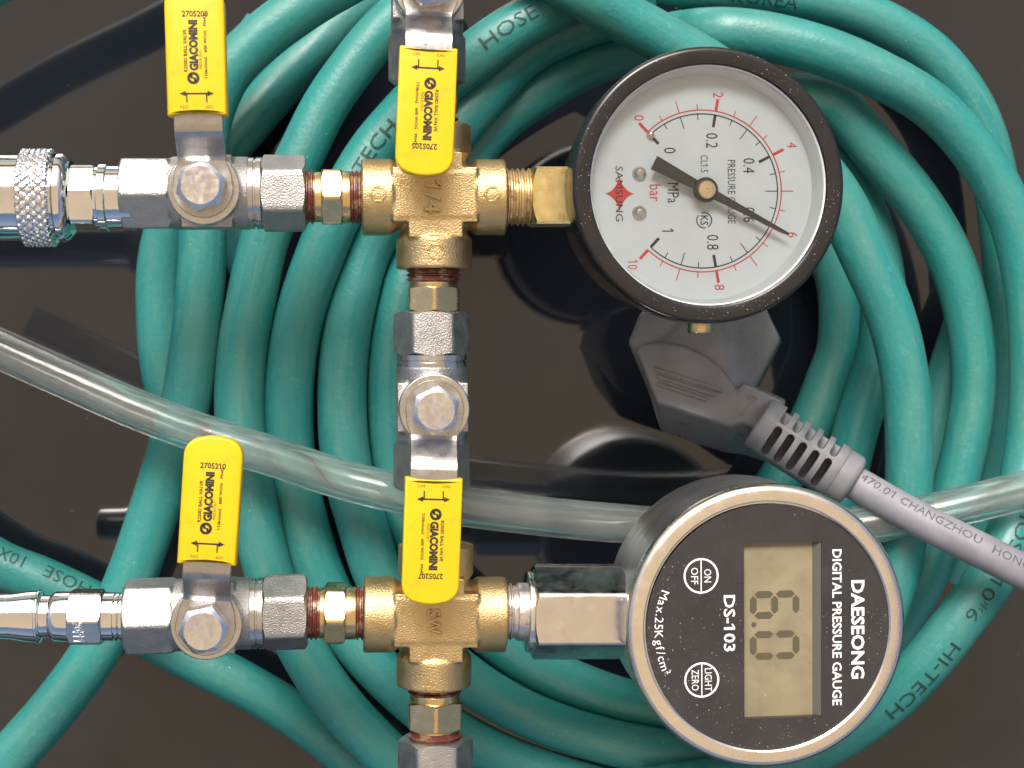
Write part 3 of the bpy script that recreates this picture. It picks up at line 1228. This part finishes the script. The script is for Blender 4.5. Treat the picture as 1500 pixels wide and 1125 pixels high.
def plate_mesh():
    """flat steel lever: round eye under the bolt, a step up, then the blade inside the sleeve"""
    st = []
    for i in range(9):
        t = PI / 2 * i / 8
        st.append((-6.0 * math.cos(t), 6.0 * math.sin(t), 11.7))
    st += [(3.0, 5.6, 11.7), (5.2, 4.75, 11.75), (6.2, 4.72, 12.2), (7.6, 4.72, 13.6), (9.2, 4.72, 15.3), (10.4, 4.72, 16.4), (11.8, 4.72, 16.9), (14.0, 4.72, 17.0), (30.0, 4.6, 17.0)]
    vs, fs = [], []
    for x, w, z in st:
        w = max(w, 0.3)
        vs += [(x, -w, z), (x, w, z), (x, w, z + 1.5), (x, -w, z + 1.5)]
    for i in range(len(st) - 1):
        for k in range(4):
            j = (k + 1) % 4
            fs.append((i * 4 + k, i * 4 + j, i * 4 + 4 + j, i * 4 + 4 + k))
    fs.append((3, 2, 1, 0))
    e = (len(st) - 1) * 4
    fs.append((e, e + 1, e + 2, e + 3))
    m = MB()
    m.add(vs, fs)
    return bevel_mesh(m, 'lever_plate', M['plate'], 0.18, 1, 35)


plate_me = plate_mesh()


def sleeve_mesh():
    pts = [(13.5, -5.75), (13.35, -5.2), (13.75, -3), (13.9, 0), (13.75, 3), (13.35, 5.2), (13.5, 5.75)]
    for i in range(0, 11):
        t = PI / 2 * (1 - i / 10)
        pts.append((34.6 + 3.9 * math.cos(t) ** 0.9 if i else 34.2, 2.0 + 3.75 * math.sin(t)))
    pts = pts[:-1] + [(38.75, 1.2), (38.8, 0)]
    pts += [(x, -y) for x, y in pts[::-1] if y > 0 and x > 20]
    return slab(pts, 15.6, 19.8, 1.35, 5, 'handle_sleeve', M['yellow'], 50)


sleeve_me = sleeve_mesh()
SZ = 19.83


def valve_print(number, strength):
    """small black print along the handle; local x runs from the bolt to the handle's tip"""
    mb = MB()
    # two-way arrow with its short ticks
    ay = 17.6
    quad(mb, ay, -2.3, ay, 2.3, 0.35, SZ)
    for sg in (-1, 1):
        quad(mb, ay, 2.1 * sg, ay, 3.3 * sg, 1.1, SZ, 0.05)
        quad(mb, ay - 1.7, 1.9 * sg, ay - 0.1, 1.9 * sg, 0.28, SZ)
        flat(mb, text2d('ON' if sg > 0 else 'OFF', ay - 2.6, 2.4 * sg, 1.5, 0.6, PI / 2), SZ)
    # round emblem with a lightning-like stroke left open
    cx, cy, rr = 20.6, 0.55, 1.2
    arcband(mb, cx, cy, 0.62, rr, 0, 2 * PI, SZ, 28)
    quad(mb, cx + 0.62, cy + 0.5, cx - 0.1, cy + 0.15, 0.5, SZ)
    quad(mb, cx + 0.1, cy - 0.15, cx - 0.62, cy - 0.5, 0.5, SZ)
    flat(mb, text2d('GIACOMINI', 26.9, 0.35, 9.8, 1.8, 0, 0.062), SZ)
    flat(mb, text2d('R250D BALL VALVE', 25.9, 1.95, 8.2, 0.7, 0, 0.03), SZ)
    flat(mb, text2d('MADE IN ITALY', 24.2, -0.9, 3.6, 0.55, 0, 0.0), SZ)
    flat(mb, text2d('110kg/cm2   600 WOG   PN42', 26.6, -2.0, 12.4, 0.8, 0, 0.03), SZ)
    flat(mb, text2d(number, 33.0, -0.1, 5.0, 1.2, -PI / 2, 0.03), SZ)
    return mb.mesh('lettering', M['ink'])


valve_group = 'ball valves with yellow handles'


def valve(fr, handle_dir_world, body, number, label, strength=1.0):
    v = link('ball_valve', body, man, fr)
    v['label'] = label
    link('end_nut', nut_me, v, fr)
    link('seat_ring', groove_me, v, fr)
    link('gland_ring', gland_me, v, fr)
    h = frame_at(fr.translation, handle_dir_world)
    link('lever_plate', plate_me, v, h)
    hb = h @ Matrix.Rotation(R_(random.uniform(-25, 25)), 4, 'Z')
    link('bolt', bolt_me, v, hb)
    link('handle_sleeve', sleeve_me, v, h)
    if number:
        link('lettering', valve_print(number, strength), v, h)
    return v


def valve_at(bolt_px, toward, nut_dir, body, number, label):
    top = P(*bolt_px, AX + 18.6)
    o = Vector((top.x, top.y, AX))
    base = {'r': A(740, ROW1) - A(530, ROW1), 'd': A(635, 700) - A(635, 400), 'u': A(635, 400) - A(635, 700)}[nut_dir]
    fr = frame_at(o, base)
    end = P(*toward, AX + 19.8)
    return valve(fr, Vector((end.x - o.x, end.y - o.y, 0)), body, number, label), fr


v1, f1 = valve_at((293, 271), (284, 0), 'r', body_me_turn, '2705208', 'ball valve with handle pointing up at upper left')
v2, f2 = valve_at((632, -30), (621, 250), 'u', body_me_flat, '2705205', 'ball valve above the upper brass cross')
v3, f3 = valve_at((639, 602), (630, 882), 'u', body_me_flat, '2705207', 'ball valve between the two brass crosses')
v4, f4 = valve_at((297, 925), (314, 642), 'r', body_me_turn, '2705210', 'ball valve with handle pointing up at lower left')
o5 = A(638, 1216)
v5 = valve(frame_at(o5, A(635, 400) - A(635, 700)), A(635, 700) - A(635, 400), body_me_flat, None, 'ball valve at the lower edge under the lower cross')

# --- nipples
fr = row_frame(487, ROW1, 'r')
nipple(fr, along(fr, 444, ROW1), along(fr, 471, ROW1), along(fr, 502, ROW1), along(fr, 514, ROW1), along(fr, 530, ROW1), 11.4, R_(-34))
fr = row_frame(490, ROW2 - 2, 'r')
nipple(fr, along(fr, 457, ROW2), along(fr, 475, ROW2), along(fr, 507, ROW2), along(fr, 522, ROW2), along(fr, 537, ROW2), 11.6, R_(-37))
fr = row_frame(COLX1, 437, 'u')
nipple(fr, along(fr, COLX1, 466), along(fr, COLX1, 457), along(fr, COLX1, 420), along(fr, COLX1, 412), along(fr, COLX1, 397), 10.6, R_(30))
fr = row_frame(COLX1, 760, 'u')
nipple(fr, along(fr, COLX1, 800), along(fr, COLX1, 778), along(fr, COLX1, 744), along(fr, COLX1, 736), along(fr, COLX1, 716), 10.8, R_(30))
fr = row_frame(632, 150, 'u')
nipple(fr, along(fr, 632, 181), along(fr, 632, 166), along(fr, 632, 138), along(fr, 632, 130), along(fr, 632, 112), 10.8, R_(30))
fr = row_frame(COLX2, 1045, 'u')
nipple(fr, along(fr, COLX2, 1076), along(fr, COLX2, 1066), along(fr, COLX2, 1024), along(fr, COLX2, 1014), along(fr, COLX2, 1002), 11.2, R_(30))

# --- quick coupler with knurled collar, upper left
fr = row_frame(100, ROW1 + 1, 'l')
e0 = along(fr, 188, ROW1)
mb = MB()
lathe(mb, [(e0 - 1, 0), (e0 - 1, 6.6), (along(fr, 160, ROW1), 6.6), (along(fr, 158, ROW1), 7.0), (along(fr, 148, ROW1), 7.0), (along(fr, 146, ROW1), 6.4), (along(fr, 142, ROW1), 6.4), (along(fr, 142, ROW1), 0)], 56)
hexbar(mb, along(fr, 143, ROW1), along(fr, 104, ROW1), 12.2, rot=R_(22))
lathe(mb, [(along(fr, 106, ROW1), 0), (along(fr, 106, ROW1), 7.6), (along(fr, 101, ROW1), 8.6), (along(fr, 95, ROW1), 9.1), (along(fr, 88, ROW1), 9.1), (along(fr, 84, ROW1), 8.4), (along(fr, 78, ROW1), 8.4), (along(fr, 78, ROW1), 0)], 64)
lathe(mb, rnd(along(fr, 40, ROW1), along(fr, -560, ROW1), 8.75, 0.8), 64)
coup = mb.build('quick_coupler', M['chrome'], man, fr)
coup['label'] = 'chrome quick coupler with knurled collar at the left edge'
# knurl: real diamond relief
ka, kb = along(fr, 82, ROW1), along(fr, 34, ROW1)
mb = MB()
NA, NX = 264, 30
vs, fs = [], []
for i in range(NX + 1):
    x = ka + (kb - ka) * i / NX
    edge = min(i, NX - i)
    for k in range(NA):
        t = 2 * PI * k / NA
        u, w = 33 * t, x * 3.0
        d = max(0.0, 1 - 1.6 * abs(math.sin((u + w) / 2))) + max(0.0, 1 - 1.6 * abs(math.sin((u - w) / 2)))
        r = 10.05 - 0.42 * min(1.0, d)
        if edge < 2:
            r -= (2 - edge) * 0.35
        vs.append((x, r * math.cos(t), r * math.sin(t)))
for i in range(NX):
    for k in range(NA):
        j = (k + 1) % NA
        fs.append((i * NA + k, i * NA + j, (i + 1) * NA + j, (i + 1) * NA + k))
fs.append(tuple(range(NA))[::-1])
fs.append(tuple(range(NX * NA, NX * NA + NA)))
mb.add(vs, fs)
mb.build('knurled_collar', M['chrome'], coup, fr, 25)

# --- coupler plug, lower left
fr = row_frame(100, ROW2 + 3, 'r')
a = lambda px: along(fr, px, ROW2)
mb = MB()
lathe(mb, [(a(-32), 0), (a(-32), 4.2), (a(-26), 4.7), (a(12), 4.75), (a(16), 4.75), (a(42), 5.3), (a(56), 5.3), (a(61), 5.0), (a(62), 4.4), (a(74), 4.4), (a(76), 4.75), (a(82), 5.15), (a(101), 5.15), (a(104), 5.15), (a(104), 0)], 64)
lathe(mb, [(a(150), 0), (a(150), 5.0), (a(168), 5.0), (a(169), 4.6), (a(170), 4.6), (a(171), 5.0), (a(175), 5.0), (a(176), 4.6), (a(178), 5.0), (a(190), 5.0), (a(190), 0)], 56)
lathe(mb, rnd(a(55), a(60), 5.55, 0.25), 64)
cp = mb.build('coupler_plug', M['chrome'], man, fr)
cp['label'] = 'chrome plug nipple at the left edge of the lower row'
mb = MB()
hexbar(mb, a(103), a(153), 10.6, rot=R_(-31))
hx = mb.build('plug_hexagon', M['nickel'], cp, fr)
mb = MB()
hm = fr @ Matrix.Rotation(R_(25), 4, 'X')
raised(mb, '20PM', a(121), 0.4, 5.4, 2.3, -PI / 2, 5.2, 0.25)
mb.build('stamped_lettering', M['chrome'], cp, fr @ Matrix.Rotation(R_(31), 4, 'X'))

# --- round pressure gauge with needle
GZ = 92.0
gc = P(1040, 271, GZ)
gx = A(900, ROW1) - A(740, ROW1)
gfr = frame_at(Vector((gc.x, gc.y, 0)), gx)                  # local: z is the height above the table
RB = (P(1239, 271, GZ) - P(841, 271, GZ)).length / 2
RG = (P(1213, 271, GZ) - P(867.5, 271, GZ)).length / 2
mb = MB()
lathe(mb, [(58.5, 0), (58.5, 20), (59.5, RB - 2.6), (61, RB - 1.7), (80.5, RB - 1.3), (81.0, RB - 2.0), (84, RB - 2.0), (84, 0)], 128, axis='z')
gauge = mb.build('pressure_gauge', M['enamel'], man, gfr)
gauge['label'] = 'round black pressure gauge with white needle dial on the right'
mb = MB()
lathe(mb, [(81.2, RB - 3.2), (81.2, RB - 0.5), (81.8, RB), (90.9, RB), (91.5, RB - 0.15), (91.85, RB - 0.5), (92.0, RB - 0.95), (91.9, RG + 0.55), (91.75, RG + 0.2), (91.3, RG), (85.2, RG - 0.1), (85.0, RG - 0.1), (84.6, RB - 3.2)], 160, axis='z')
mb.f = mb.f[:-2]
k_ = len(mb.v)
for i in range(160):
    j = (i + 1) % 160
    mb.f.append((k_ - 160 + i, i, j, k_ - 160 + j))
mb.build('bezel', M['enamel'], gauge, gfr)
DZ = 85.6
mb = MB()
lathe(mb, [(84.4, 0), (84.4, RG + 0.2), (DZ, RG + 0.2), (DZ, 0)], 128, axis='z')
dial = mb.build('dial_face', M['dial'], gauge, gfr)
mb = MB()
lathe(mb, [(90.0, 0), (90.0, RG - 0.3), (90.6, RG - 0.3), (90.6, 0)], 96, axis='z')
mb.build('dial_glass', M['glass'], gauge, gfr)
mb = MB()
lathe(mb, [(DZ - 0.02, RG - 1.25), (DZ + 0.05, RG - 1.25), (91.0, RG - 0.12), (91.1, RG - 0.05), (91.1, RG + 0.1), (DZ - 0.02, RG + 0.1)], 128, axis='z')
mb.f = mb.f[:-2]
mb.build('inner_rim', M['dialrim'], gauge, gfr)
dc_w = P(1029, 280, DZ)
dc = gfr.inverted() @ Vector((dc_w.x, dc_w.y, DZ))
DS = (P(1129, 280, DZ) - P(929, 280, DZ)).length / 200     # mm per pixel on the dial
# in gauge axes x is to the right and y up in the picture; the dial reads with its top to the right


def dxy(px, py):
    q = gfr.inverted() @ P(px, py, DZ)
    return q.x, q.y


def da(value):
    """angle (gauge axes) of a scale value 0..10; the dial's own up is +x"""
    return R_(223.5 - 26.7 * value) - PI / 2


RBK, RRD = 110.5 * DS, 116.0 * DS
mb, mr = MB(), MB()
ZI = DZ + 0.04
arcband(mb, dc.x, dc.y, RBK - 0.13, RBK + 0.13, da(0), da(10), ZI, 96)
arcband(mr, dc.x, dc.y, RRD - 0.13, RRD + 0.13, da(0), da(10), ZI, 96)
for i in range(21):
    t_ = da(i * 0.5)
    c_, s_ = math.cos(t_), math.sin(t_)
    big, mid = i % 4 == 0, i % 2 == 0
    ln, w_ = (2.55, 0.62) if big else ((2.6, 0.20) if mid else (1.25, 0.20))
    quad(mb, dc.x + (RBK - ln) * c_, dc.y + (RBK - ln) * s_, dc.x + RBK * c_, dc.y + RBK * s_, w_, ZI + 0.01)
    quad(mr, dc.x + RRD * c_, dc.y + RRD * s_, dc.x + (RRD + ln) * c_, dc.y + (RRD + ln) * s_, w_, ZI + 0.01)
RD = -PI / 2


def dtext(m, s, px, py, ln, ht, bold=0.0):
    x, y = dxy(px, py)
    flat(m, text2d(s, x, y, ln, ht, RD, bold), ZI + 0.02)


for s, x, y in (('0', 936, 172.8), ('2', 1052, 139.5), ('4', 1160, 212.5), ('6', 1161, 344), ('8', 1054, 421), ('10', 926.7, 387.5)):
    dtext(mr, s, x, y, 1.15 if len(s) == 1 else 2.0, 2.1)
dtext(mr, 'bar', 960, 282.7, 3.5, 2.5)
for s, x, y, ln in (('0', 981, 220.5, 1.2), ('0.2', 1042.7, 206, 3.1), ('0.4', 1097, 242.7, 3.1), ('0.6', 1097, 314.7, 3.1), ('0.8', 1044, 355, 3.1), ('1', 978, 337, 0.7)):
    dtext(mb, s, x, y, ln, 2.5)
dtext(mb, 'MPa', 986, 282.7, 4.2, 2.4)
dtext(mb, 'CL1.5', 1031.5, 240, 3.6, 1.55)
dtext(mb, 'PRESSURE GAUGE', 1071.5, 281, 13.2, 1.65)
# mark of two letters inside an open ring
kx, ky = dxy(1031.5, 322.7)
arcband(mb, kx, ky, 1.45, 1.7, R_(-60), R_(110), ZI + 0.02, 24)
arcband(mb, kx, ky, 1.45, 1.7, R_(140), R_(280), ZI + 0.02, 24)
flat(mb, text2d('KS', kx, ky, 2.0, 1.7, RD, 0.01), ZI + 0.03)
mb.build('black_scale', M['ink'], gauge, gfr)
# red four-pointed star and the maker's name over it
sx, sy = dxy(907.5, 284)
pts = []
AXA, AYA = 21 * DS, 26 * DS
for q in range(4):
    a0 = q * PI / 2
    for i in range(8):
        f = i / 8
        t0 = Vector((math.cos(a0) * AXA, math.sin(a0) * AYA))
        t1 = Vector((math.cos(a0 + PI / 2) * AXA, math.sin(a0 + PI / 2) * AYA))
        ctrl = (t0 + t1) * 0.20
        p = t0 * (1 - f) ** 2 + ctrl * 2 * f * (1 - f) + t1 * f * f
        pts.append((sx + p.x, sy + p.y, ZI + 0.01))
mr.add([(sx, sy, ZI + 0.01)] + pts, [(0, i + 1, (i + 1) % 32 + 1) for i in range(32)])
mr.build('red_scale', M['red'], gauge, gfr)
mb = MB()
flat(mb, text2d('SAMSUNG', *dxy(907, 284), 11.3, 1.55, RD, 0.0), ZI + 0.05)
mb.build('lettering', M['ink'], gauge, gfr)
# needle, hub, pins
tip, tail = dxy(1159, 347.5), dxy(961, 242)
nz = DZ + 2.6
hubc = Vector((dc.x, dc.y))
tv = (Vector((tip[0], tip[1])) - Vector((tail[0], tail[1]))).normalized()
ntip = hubc + tv * 19.7
ntail = hubc - tv * 12.1
nn = Vector((-tv.y, tv.x))
ol = [ntail + nn * 1.5, ntail - nn * 1.5, hubc - tv * 1.0 - nn * 0.95, hubc + tv * 3 - nn * 0.9, ntip - nn * 0.3, ntip + nn * 0.3, hubc + tv * 3 + nn * 0.9, hubc - tv * 1.0 + nn * 0.95]
link('needle', slab([tuple(p) for p in ol], nz, nz + 0.35, 0, 0, 'needle', M['needle']), gauge, gfr)
mb = MB()
hm_ = Matrix.Translation(Vector((dc.x, dc.y, 0)))
lathe(mb, [(DZ, 0), (DZ, 1.1), (nz - 0.2, 1.1), (nz - 0.2, 2.55), (nz + 0.5, 2.6), (nz + 0.7, 2.4), (nz + 0.7, 0)], 48, axis='z', m=hm_)
mb.build('needle_disc', M['needle'], gauge, gfr)
mb = MB()
lathe(mb, [(nz + 0.6, 0), (nz + 0.6, 1.9), (nz + 1.3, 1.9), (nz + 1.55, 1.65), (nz + 1.6, 0.3), (nz + 1.35, 0.2), (nz + 1.35, 0)], 40, axis='z', m=hm_)
mb.build('hub', M['hubbrass'], gauge, gfr)
for px, py, r in ((936.5, 254.5, 1.35), (936.5, 312, 1.35), (953, 198.5, 0.8)):
    x, y = dxy(px, py)
    mb = MB()
    pm = Matrix.Translation(Vector((x, y, 0)))
    lathe(mb, [(DZ - 0.1, 0), (DZ - 0.1, r * 1.15), (DZ + 0.3, r * 1.1), (DZ + 0.8, r * 0.85), (DZ + 1.2, r * 0.55), (DZ + 1.35, 0)], 28, axis='z', m=pm)
    mb.build('stop_pin', M['nickel'], gauge, gfr)
# small brass screw at the rim
q = gfr.inverted() @ P(1026, 480, 80)
mb = MB()
sm_ = Matrix.Translation(Vector((q.x, q.y + 0.4, 80)))
lathe(mb, rnd(-1.6, 1.6, 2.7, 0.5), 24, axis='z', m=sm_ @ Matrix.Rotation(PI / 2, 4, 'X'))
mb.build('rim_screw', M['brasshex'], gauge, gfr)
# square stem and its thread
fr = row_frame(800, ROW1, 'r')
mb = MB()
hexbar(mb, along(fr, 776, ROW1), along(fr, 838, ROW1), 11.9, sides=4, ch=1.1, slope=0.55)
lathe(mb, rnd(along(fr, 836, ROW1), along(fr, 870, ROW1), 5.4, 0.3), 40)
mb.build('square_stem', M['yellowbrass'], gauge, fr)
mb = MB()
lathe(mb, thread_profile(along(fr, 738, ROW1), along(fr, 779, ROW1), 6.1, 1.15), 48)
mb.build('thread', M['greenthread'], gauge, fr)

# --- digital gauge
qc = P(1125, 918, GZ)
qfr = frame_at(Vector((qc.x, qc.y, 0)), gx)
QR = (P(1330, 918, GZ) - P(919.5, 918, GZ)).length / 2
QI = (P(1306.5, 920, GZ) - P(948, 920, GZ)).length / 2
mb = MB()
lathe(mb, [(60, 0), (60, QR - 3), (61, QR - 1.6), (62.5, QR - 0.9), (88.6, QR - 0.7), (88.6, 0)], 144, axis='z')
dg_ = mb.build('digital_gauge', M['brushed'], man, qfr)
dg_['label'] = 'round steel digital gauge with black face and display at lower right'
mb = MB()
prof = [(88.4, QI - 0.4), (88.4, QR - 0.5), (89.0, QR - 0.1), (90.3, QR), (91.2, QR - 0.3), (91.8, QR - 0.9), (92.0, QR - 1.5), (92.0, QI + 0.35), (91.75, QI), (90.8, QI - 0.05), (90.8, QI - 0.4)]
lathe(mb, prof, 160, axis='z')
mb.f = mb.f[:-2]
k_ = len(mb.v)
for i in range(160):
    j = (i + 1) % 160
    mb.f.append((k_ - 160 + i, i, j, k_ - 160 + j))
mb.build('rim_ring', M['goldring'], dg_, qfr)
FZ = 91.3
def qxy(px, py):
    q = qfr.inverted() @ P(px, py, FZ)
    return q.x, q.y


lx0, ly1 = qxy(1089.7, 796)
lx1, ly0 = qxy(1203.7, 1049)
# face panel with a real window cut for the display
fcx, fcy = qxy(1127, 920)
bmx = MB()
N_ = 160
ring = [(fcx + (QI - 0.02) * math.cos(2 * PI * i / N_), fcy + (QI - 0.02) * math.sin(2 * PI * i / N_)) for i in range(N_)]


def win_pt(i):
    t = 2 * PI * i / N_
    mx, my = (lx0 + lx1) / 2, (ly0 + ly1) / 2
    hx, hy = (lx1 - lx0) / 2, (ly1 - ly0) / 2
    # ray from the window's centre towards the ring point
    dx, dy = ring[i][0] - mx, ring[i][1] - my
    k = min(hx / abs(dx) if abs(dx) > 1e-9 else 1e9, hy / abs(dy) if abs(dy) > 1e-9 else 1e9)
    return (mx + dx * k, my + dy * k)


win = [win_pt(i) for i in range(N_)]
# snap the nearest samples onto the corners
for cx_, cy_ in ((lx0, ly0), (lx0, ly1), (lx1, ly0), (lx1, ly1)):
    i = min(range(N_), key=lambda i: (win[i][0] - cx_) ** 2 + (win[i][1] - cy_) ** 2)
    win[i] = (cx_, cy_)
vs = [(x, y, FZ) for x, y in ring] + [(x, y, FZ) for x, y in win] + [(x, y, FZ - 1.7) for x, y in win] + [(x, y, FZ - 2.2) for x, y in ring]
fs = []
for i in range(N_):
    j = (i + 1) % N_
    fs += [(i, j, N_ + j, N_ + i), (N_ + i, N_ + j, 2 * N_ + j, 2 * N_ + i), (i, 3 * N_ + i, 3 * N_ + j, j)]
bmx.add(vs, fs)
bmx.build('face_panel', M['panel'], dg_, qfr)
mb = MB()
box(mb, lx0 - 0.3, lx1 + 0.3, ly0 - 0.3, ly1 + 0.3, FZ - 2.6, FZ - 1.5)
lcd = mb.build('display', M['lcd'], dg_, qfr)
mb = MB()
bx_ = qxy(1193, 920)[0]
mb.add([(bx_, ly0 + 0.05, FZ - 1.46), (lx1 - 0.05, ly0 + 0.05, FZ - 0.15), (lx1 - 0.05, ly1 - 0.05, FZ - 0.15), (bx_, ly1 - 0.05, FZ - 1.46)], [(0, 1, 2, 3)])
mb.build('display_edge', M['lcdfoot'], dg_, qfr)
# seven-segment reading, upright to the right like the rest of the face
mb = MB()
SEGS = {'6': 'acdefg', '0': 'abcdef', '.': '.'}


def digit(ch, py0, py1, pxl, pxr):
    """digit between picture rows py0..py1 (its left and right) and columns pxl..pxr (its foot and head)"""
    x0, yL = qxy(pxl, py0)
    x1, yR = qxy(pxr, py1)
    xm = (x0 + x1) / 2
    w = 1.45
    g = 0.25
    line = {'a': ((x1, yL), (x1, yR)), 'd': ((x0, yL), (x0, yR)), 'g': ((xm, yL), (xm, yR)),
            'f': ((xm, yL), (x1, yL)), 'b': ((xm, yR), (x1, yR)), 'e': ((x0, yL), (xm, yL)), 'c': ((x0, yR), (xm, yR))}
    for s in SEGS[ch]:
        (ax, ay), (bx, by) = line[s]
        d = Vector((bx - ax, by - ay)).normalized() * g
        a_, b_ = Vector((ax, ay)) + d, Vector((bx, by)) - d
        n_ = Vector((-d.y, d.x)).normalized() * w / 2
        e_ = d.normalized() * w / 2
        poly = [a_, a_ + e_ + n_, b_ - e_ + n_, b_, b_ - e_ - n_, a_ + e_ - n_]
        mb.add([(p.x, p.y, FZ - 1.45) for p in poly], [tuple(range(6))])


digit('6', 873, 902, 1106, 1169)
digit('0', 932, 962, 1106, 1169)
px_, py_ = qxy(1107, 917)
arcband(mb, px_, py_, 0.0, 0.55, 0, 2 * PI, FZ - 1.45, 14)
mb.build('display_digits', M['segment'], dg_, qfr)
# white print
mb = MB()
ZP = FZ + 0.04


def qtext(s, px, py, ln, ht, bold=0.0):
    flat(mb, text2d(s, *qxy(px, py), ln, ht, RD, bold), ZP)


QS = (P(1225, 918, FZ) - P(1025, 918, FZ)).length / 200
qtext('DAESEONG', 1256.5, 922, 143 * QS, 20 * QS, 0.03)
qtext('DIGITAL PRESSURE GAUGE', 1226, 919, 226 * QS, 14 * QS, 0.022)
qtext('DS-103', 1068.5, 913, 81 * QS, 17 * QS, 0.02)
# rating along the rim
ctr = Vector((fcx, fcy))
s = 'Max.25Kgf/cm\u00b2'
gv = [glyphs(ch) for ch in s]
wid = [(max(v[0] for v in g[0]) - min(v[0] for v in g[0])) if g[0] else 0.3 for g in gv]
tot = sum(wid) + 0.10 * (len(s) - 1)
r_t = 161 * QS
arc_len = 122 * QS
kk = arc_len / tot
pos_a = 0.0
vref, _ = glyphs('M')
cap = max(v[1] for v in vref) - min(v[1] for v in vref)
for ch, g, w in zip(s, gv, wid):
    mid_a = PI - 0.362 + (pos_a + w / 2) * kk / r_t      # runs downwards along the left rim
    c_ = ctr + Vector((math.cos(mid_a), math.sin(mid_a))) * r_t
    rot = mid_a + PI / 2
    xs0 = min(v[0] for v in g[0]) + w / 2
    cc, ss = math.cos(rot), math.sin(rot)
    ky_ = 12 * QS / cap
    pts = []
    for x, y in g[0]:
        u, v_ = (x - xs0) * kk, (y - cap / 2) * ky_
        pts.append((c_.x + u * cc - v_ * ss, c_.y + u * ss + v_ * cc))
    flat(mb, (pts, g[1]), ZP)
    pos_a += w + 0.10
mb.build('lettering', M['white'], dg_, qfr)
for (px, py), (ta, tb) in (((1027, 843.5), ('ON', 'OFF')), ((1028, 996), ('LIGHT', 'ZERO'))):
    x, y = qxy(px, py)
    mb = MB()
    arcband(mb, x, y, 22.6 * QS, 25.4 * QS, 0, 2 * PI, ZP, 56)
    quad(mb, x, y - 23 * QS, x, y + 23 * QS, 1.6 * QS, ZP)
    for tx, sg in ((ta, 1), (tb, -1)):
        ln = {'ON': 19, 'OFF': 24, 'LIGHT': 33, 'ZERO': 30}[tx] * QS
        flat(mb, text2d(tx, x + sg * 9.5 * QS, y, ln, 10.5 * QS, RD, 0.0), ZP)
    mb.build('button_mark', M['white'], dg_, qfr)
# steel hexagon socket and thread
fr = row_frame(840, ROW2 - 4, 'r')
mb = MB()
hexbar(mb, along(fr, 777, ROW2), along(fr, 912, ROW2), 18.1, rot=0, ch=0.985, slope=0.6)
lathe(mb, rnd(along(fr, 770, ROW2), along(fr, 779, ROW2), 8.7, 0.4), 48)
mb.build('hexagon_socket', M['dustychrome'], dg_, fr)
mb = MB()
lathe(mb, thread_profile(along(fr, 730, ROW2), along(fr, 757, ROW2), 6.1, 1.0), 48)
lathe(mb, rnd(along(fr, 756, ROW2), along(fr, 772, ROW2), 6.2, 0.3), 48)
mb.build('thread', M['greythread'], dg_, fr)
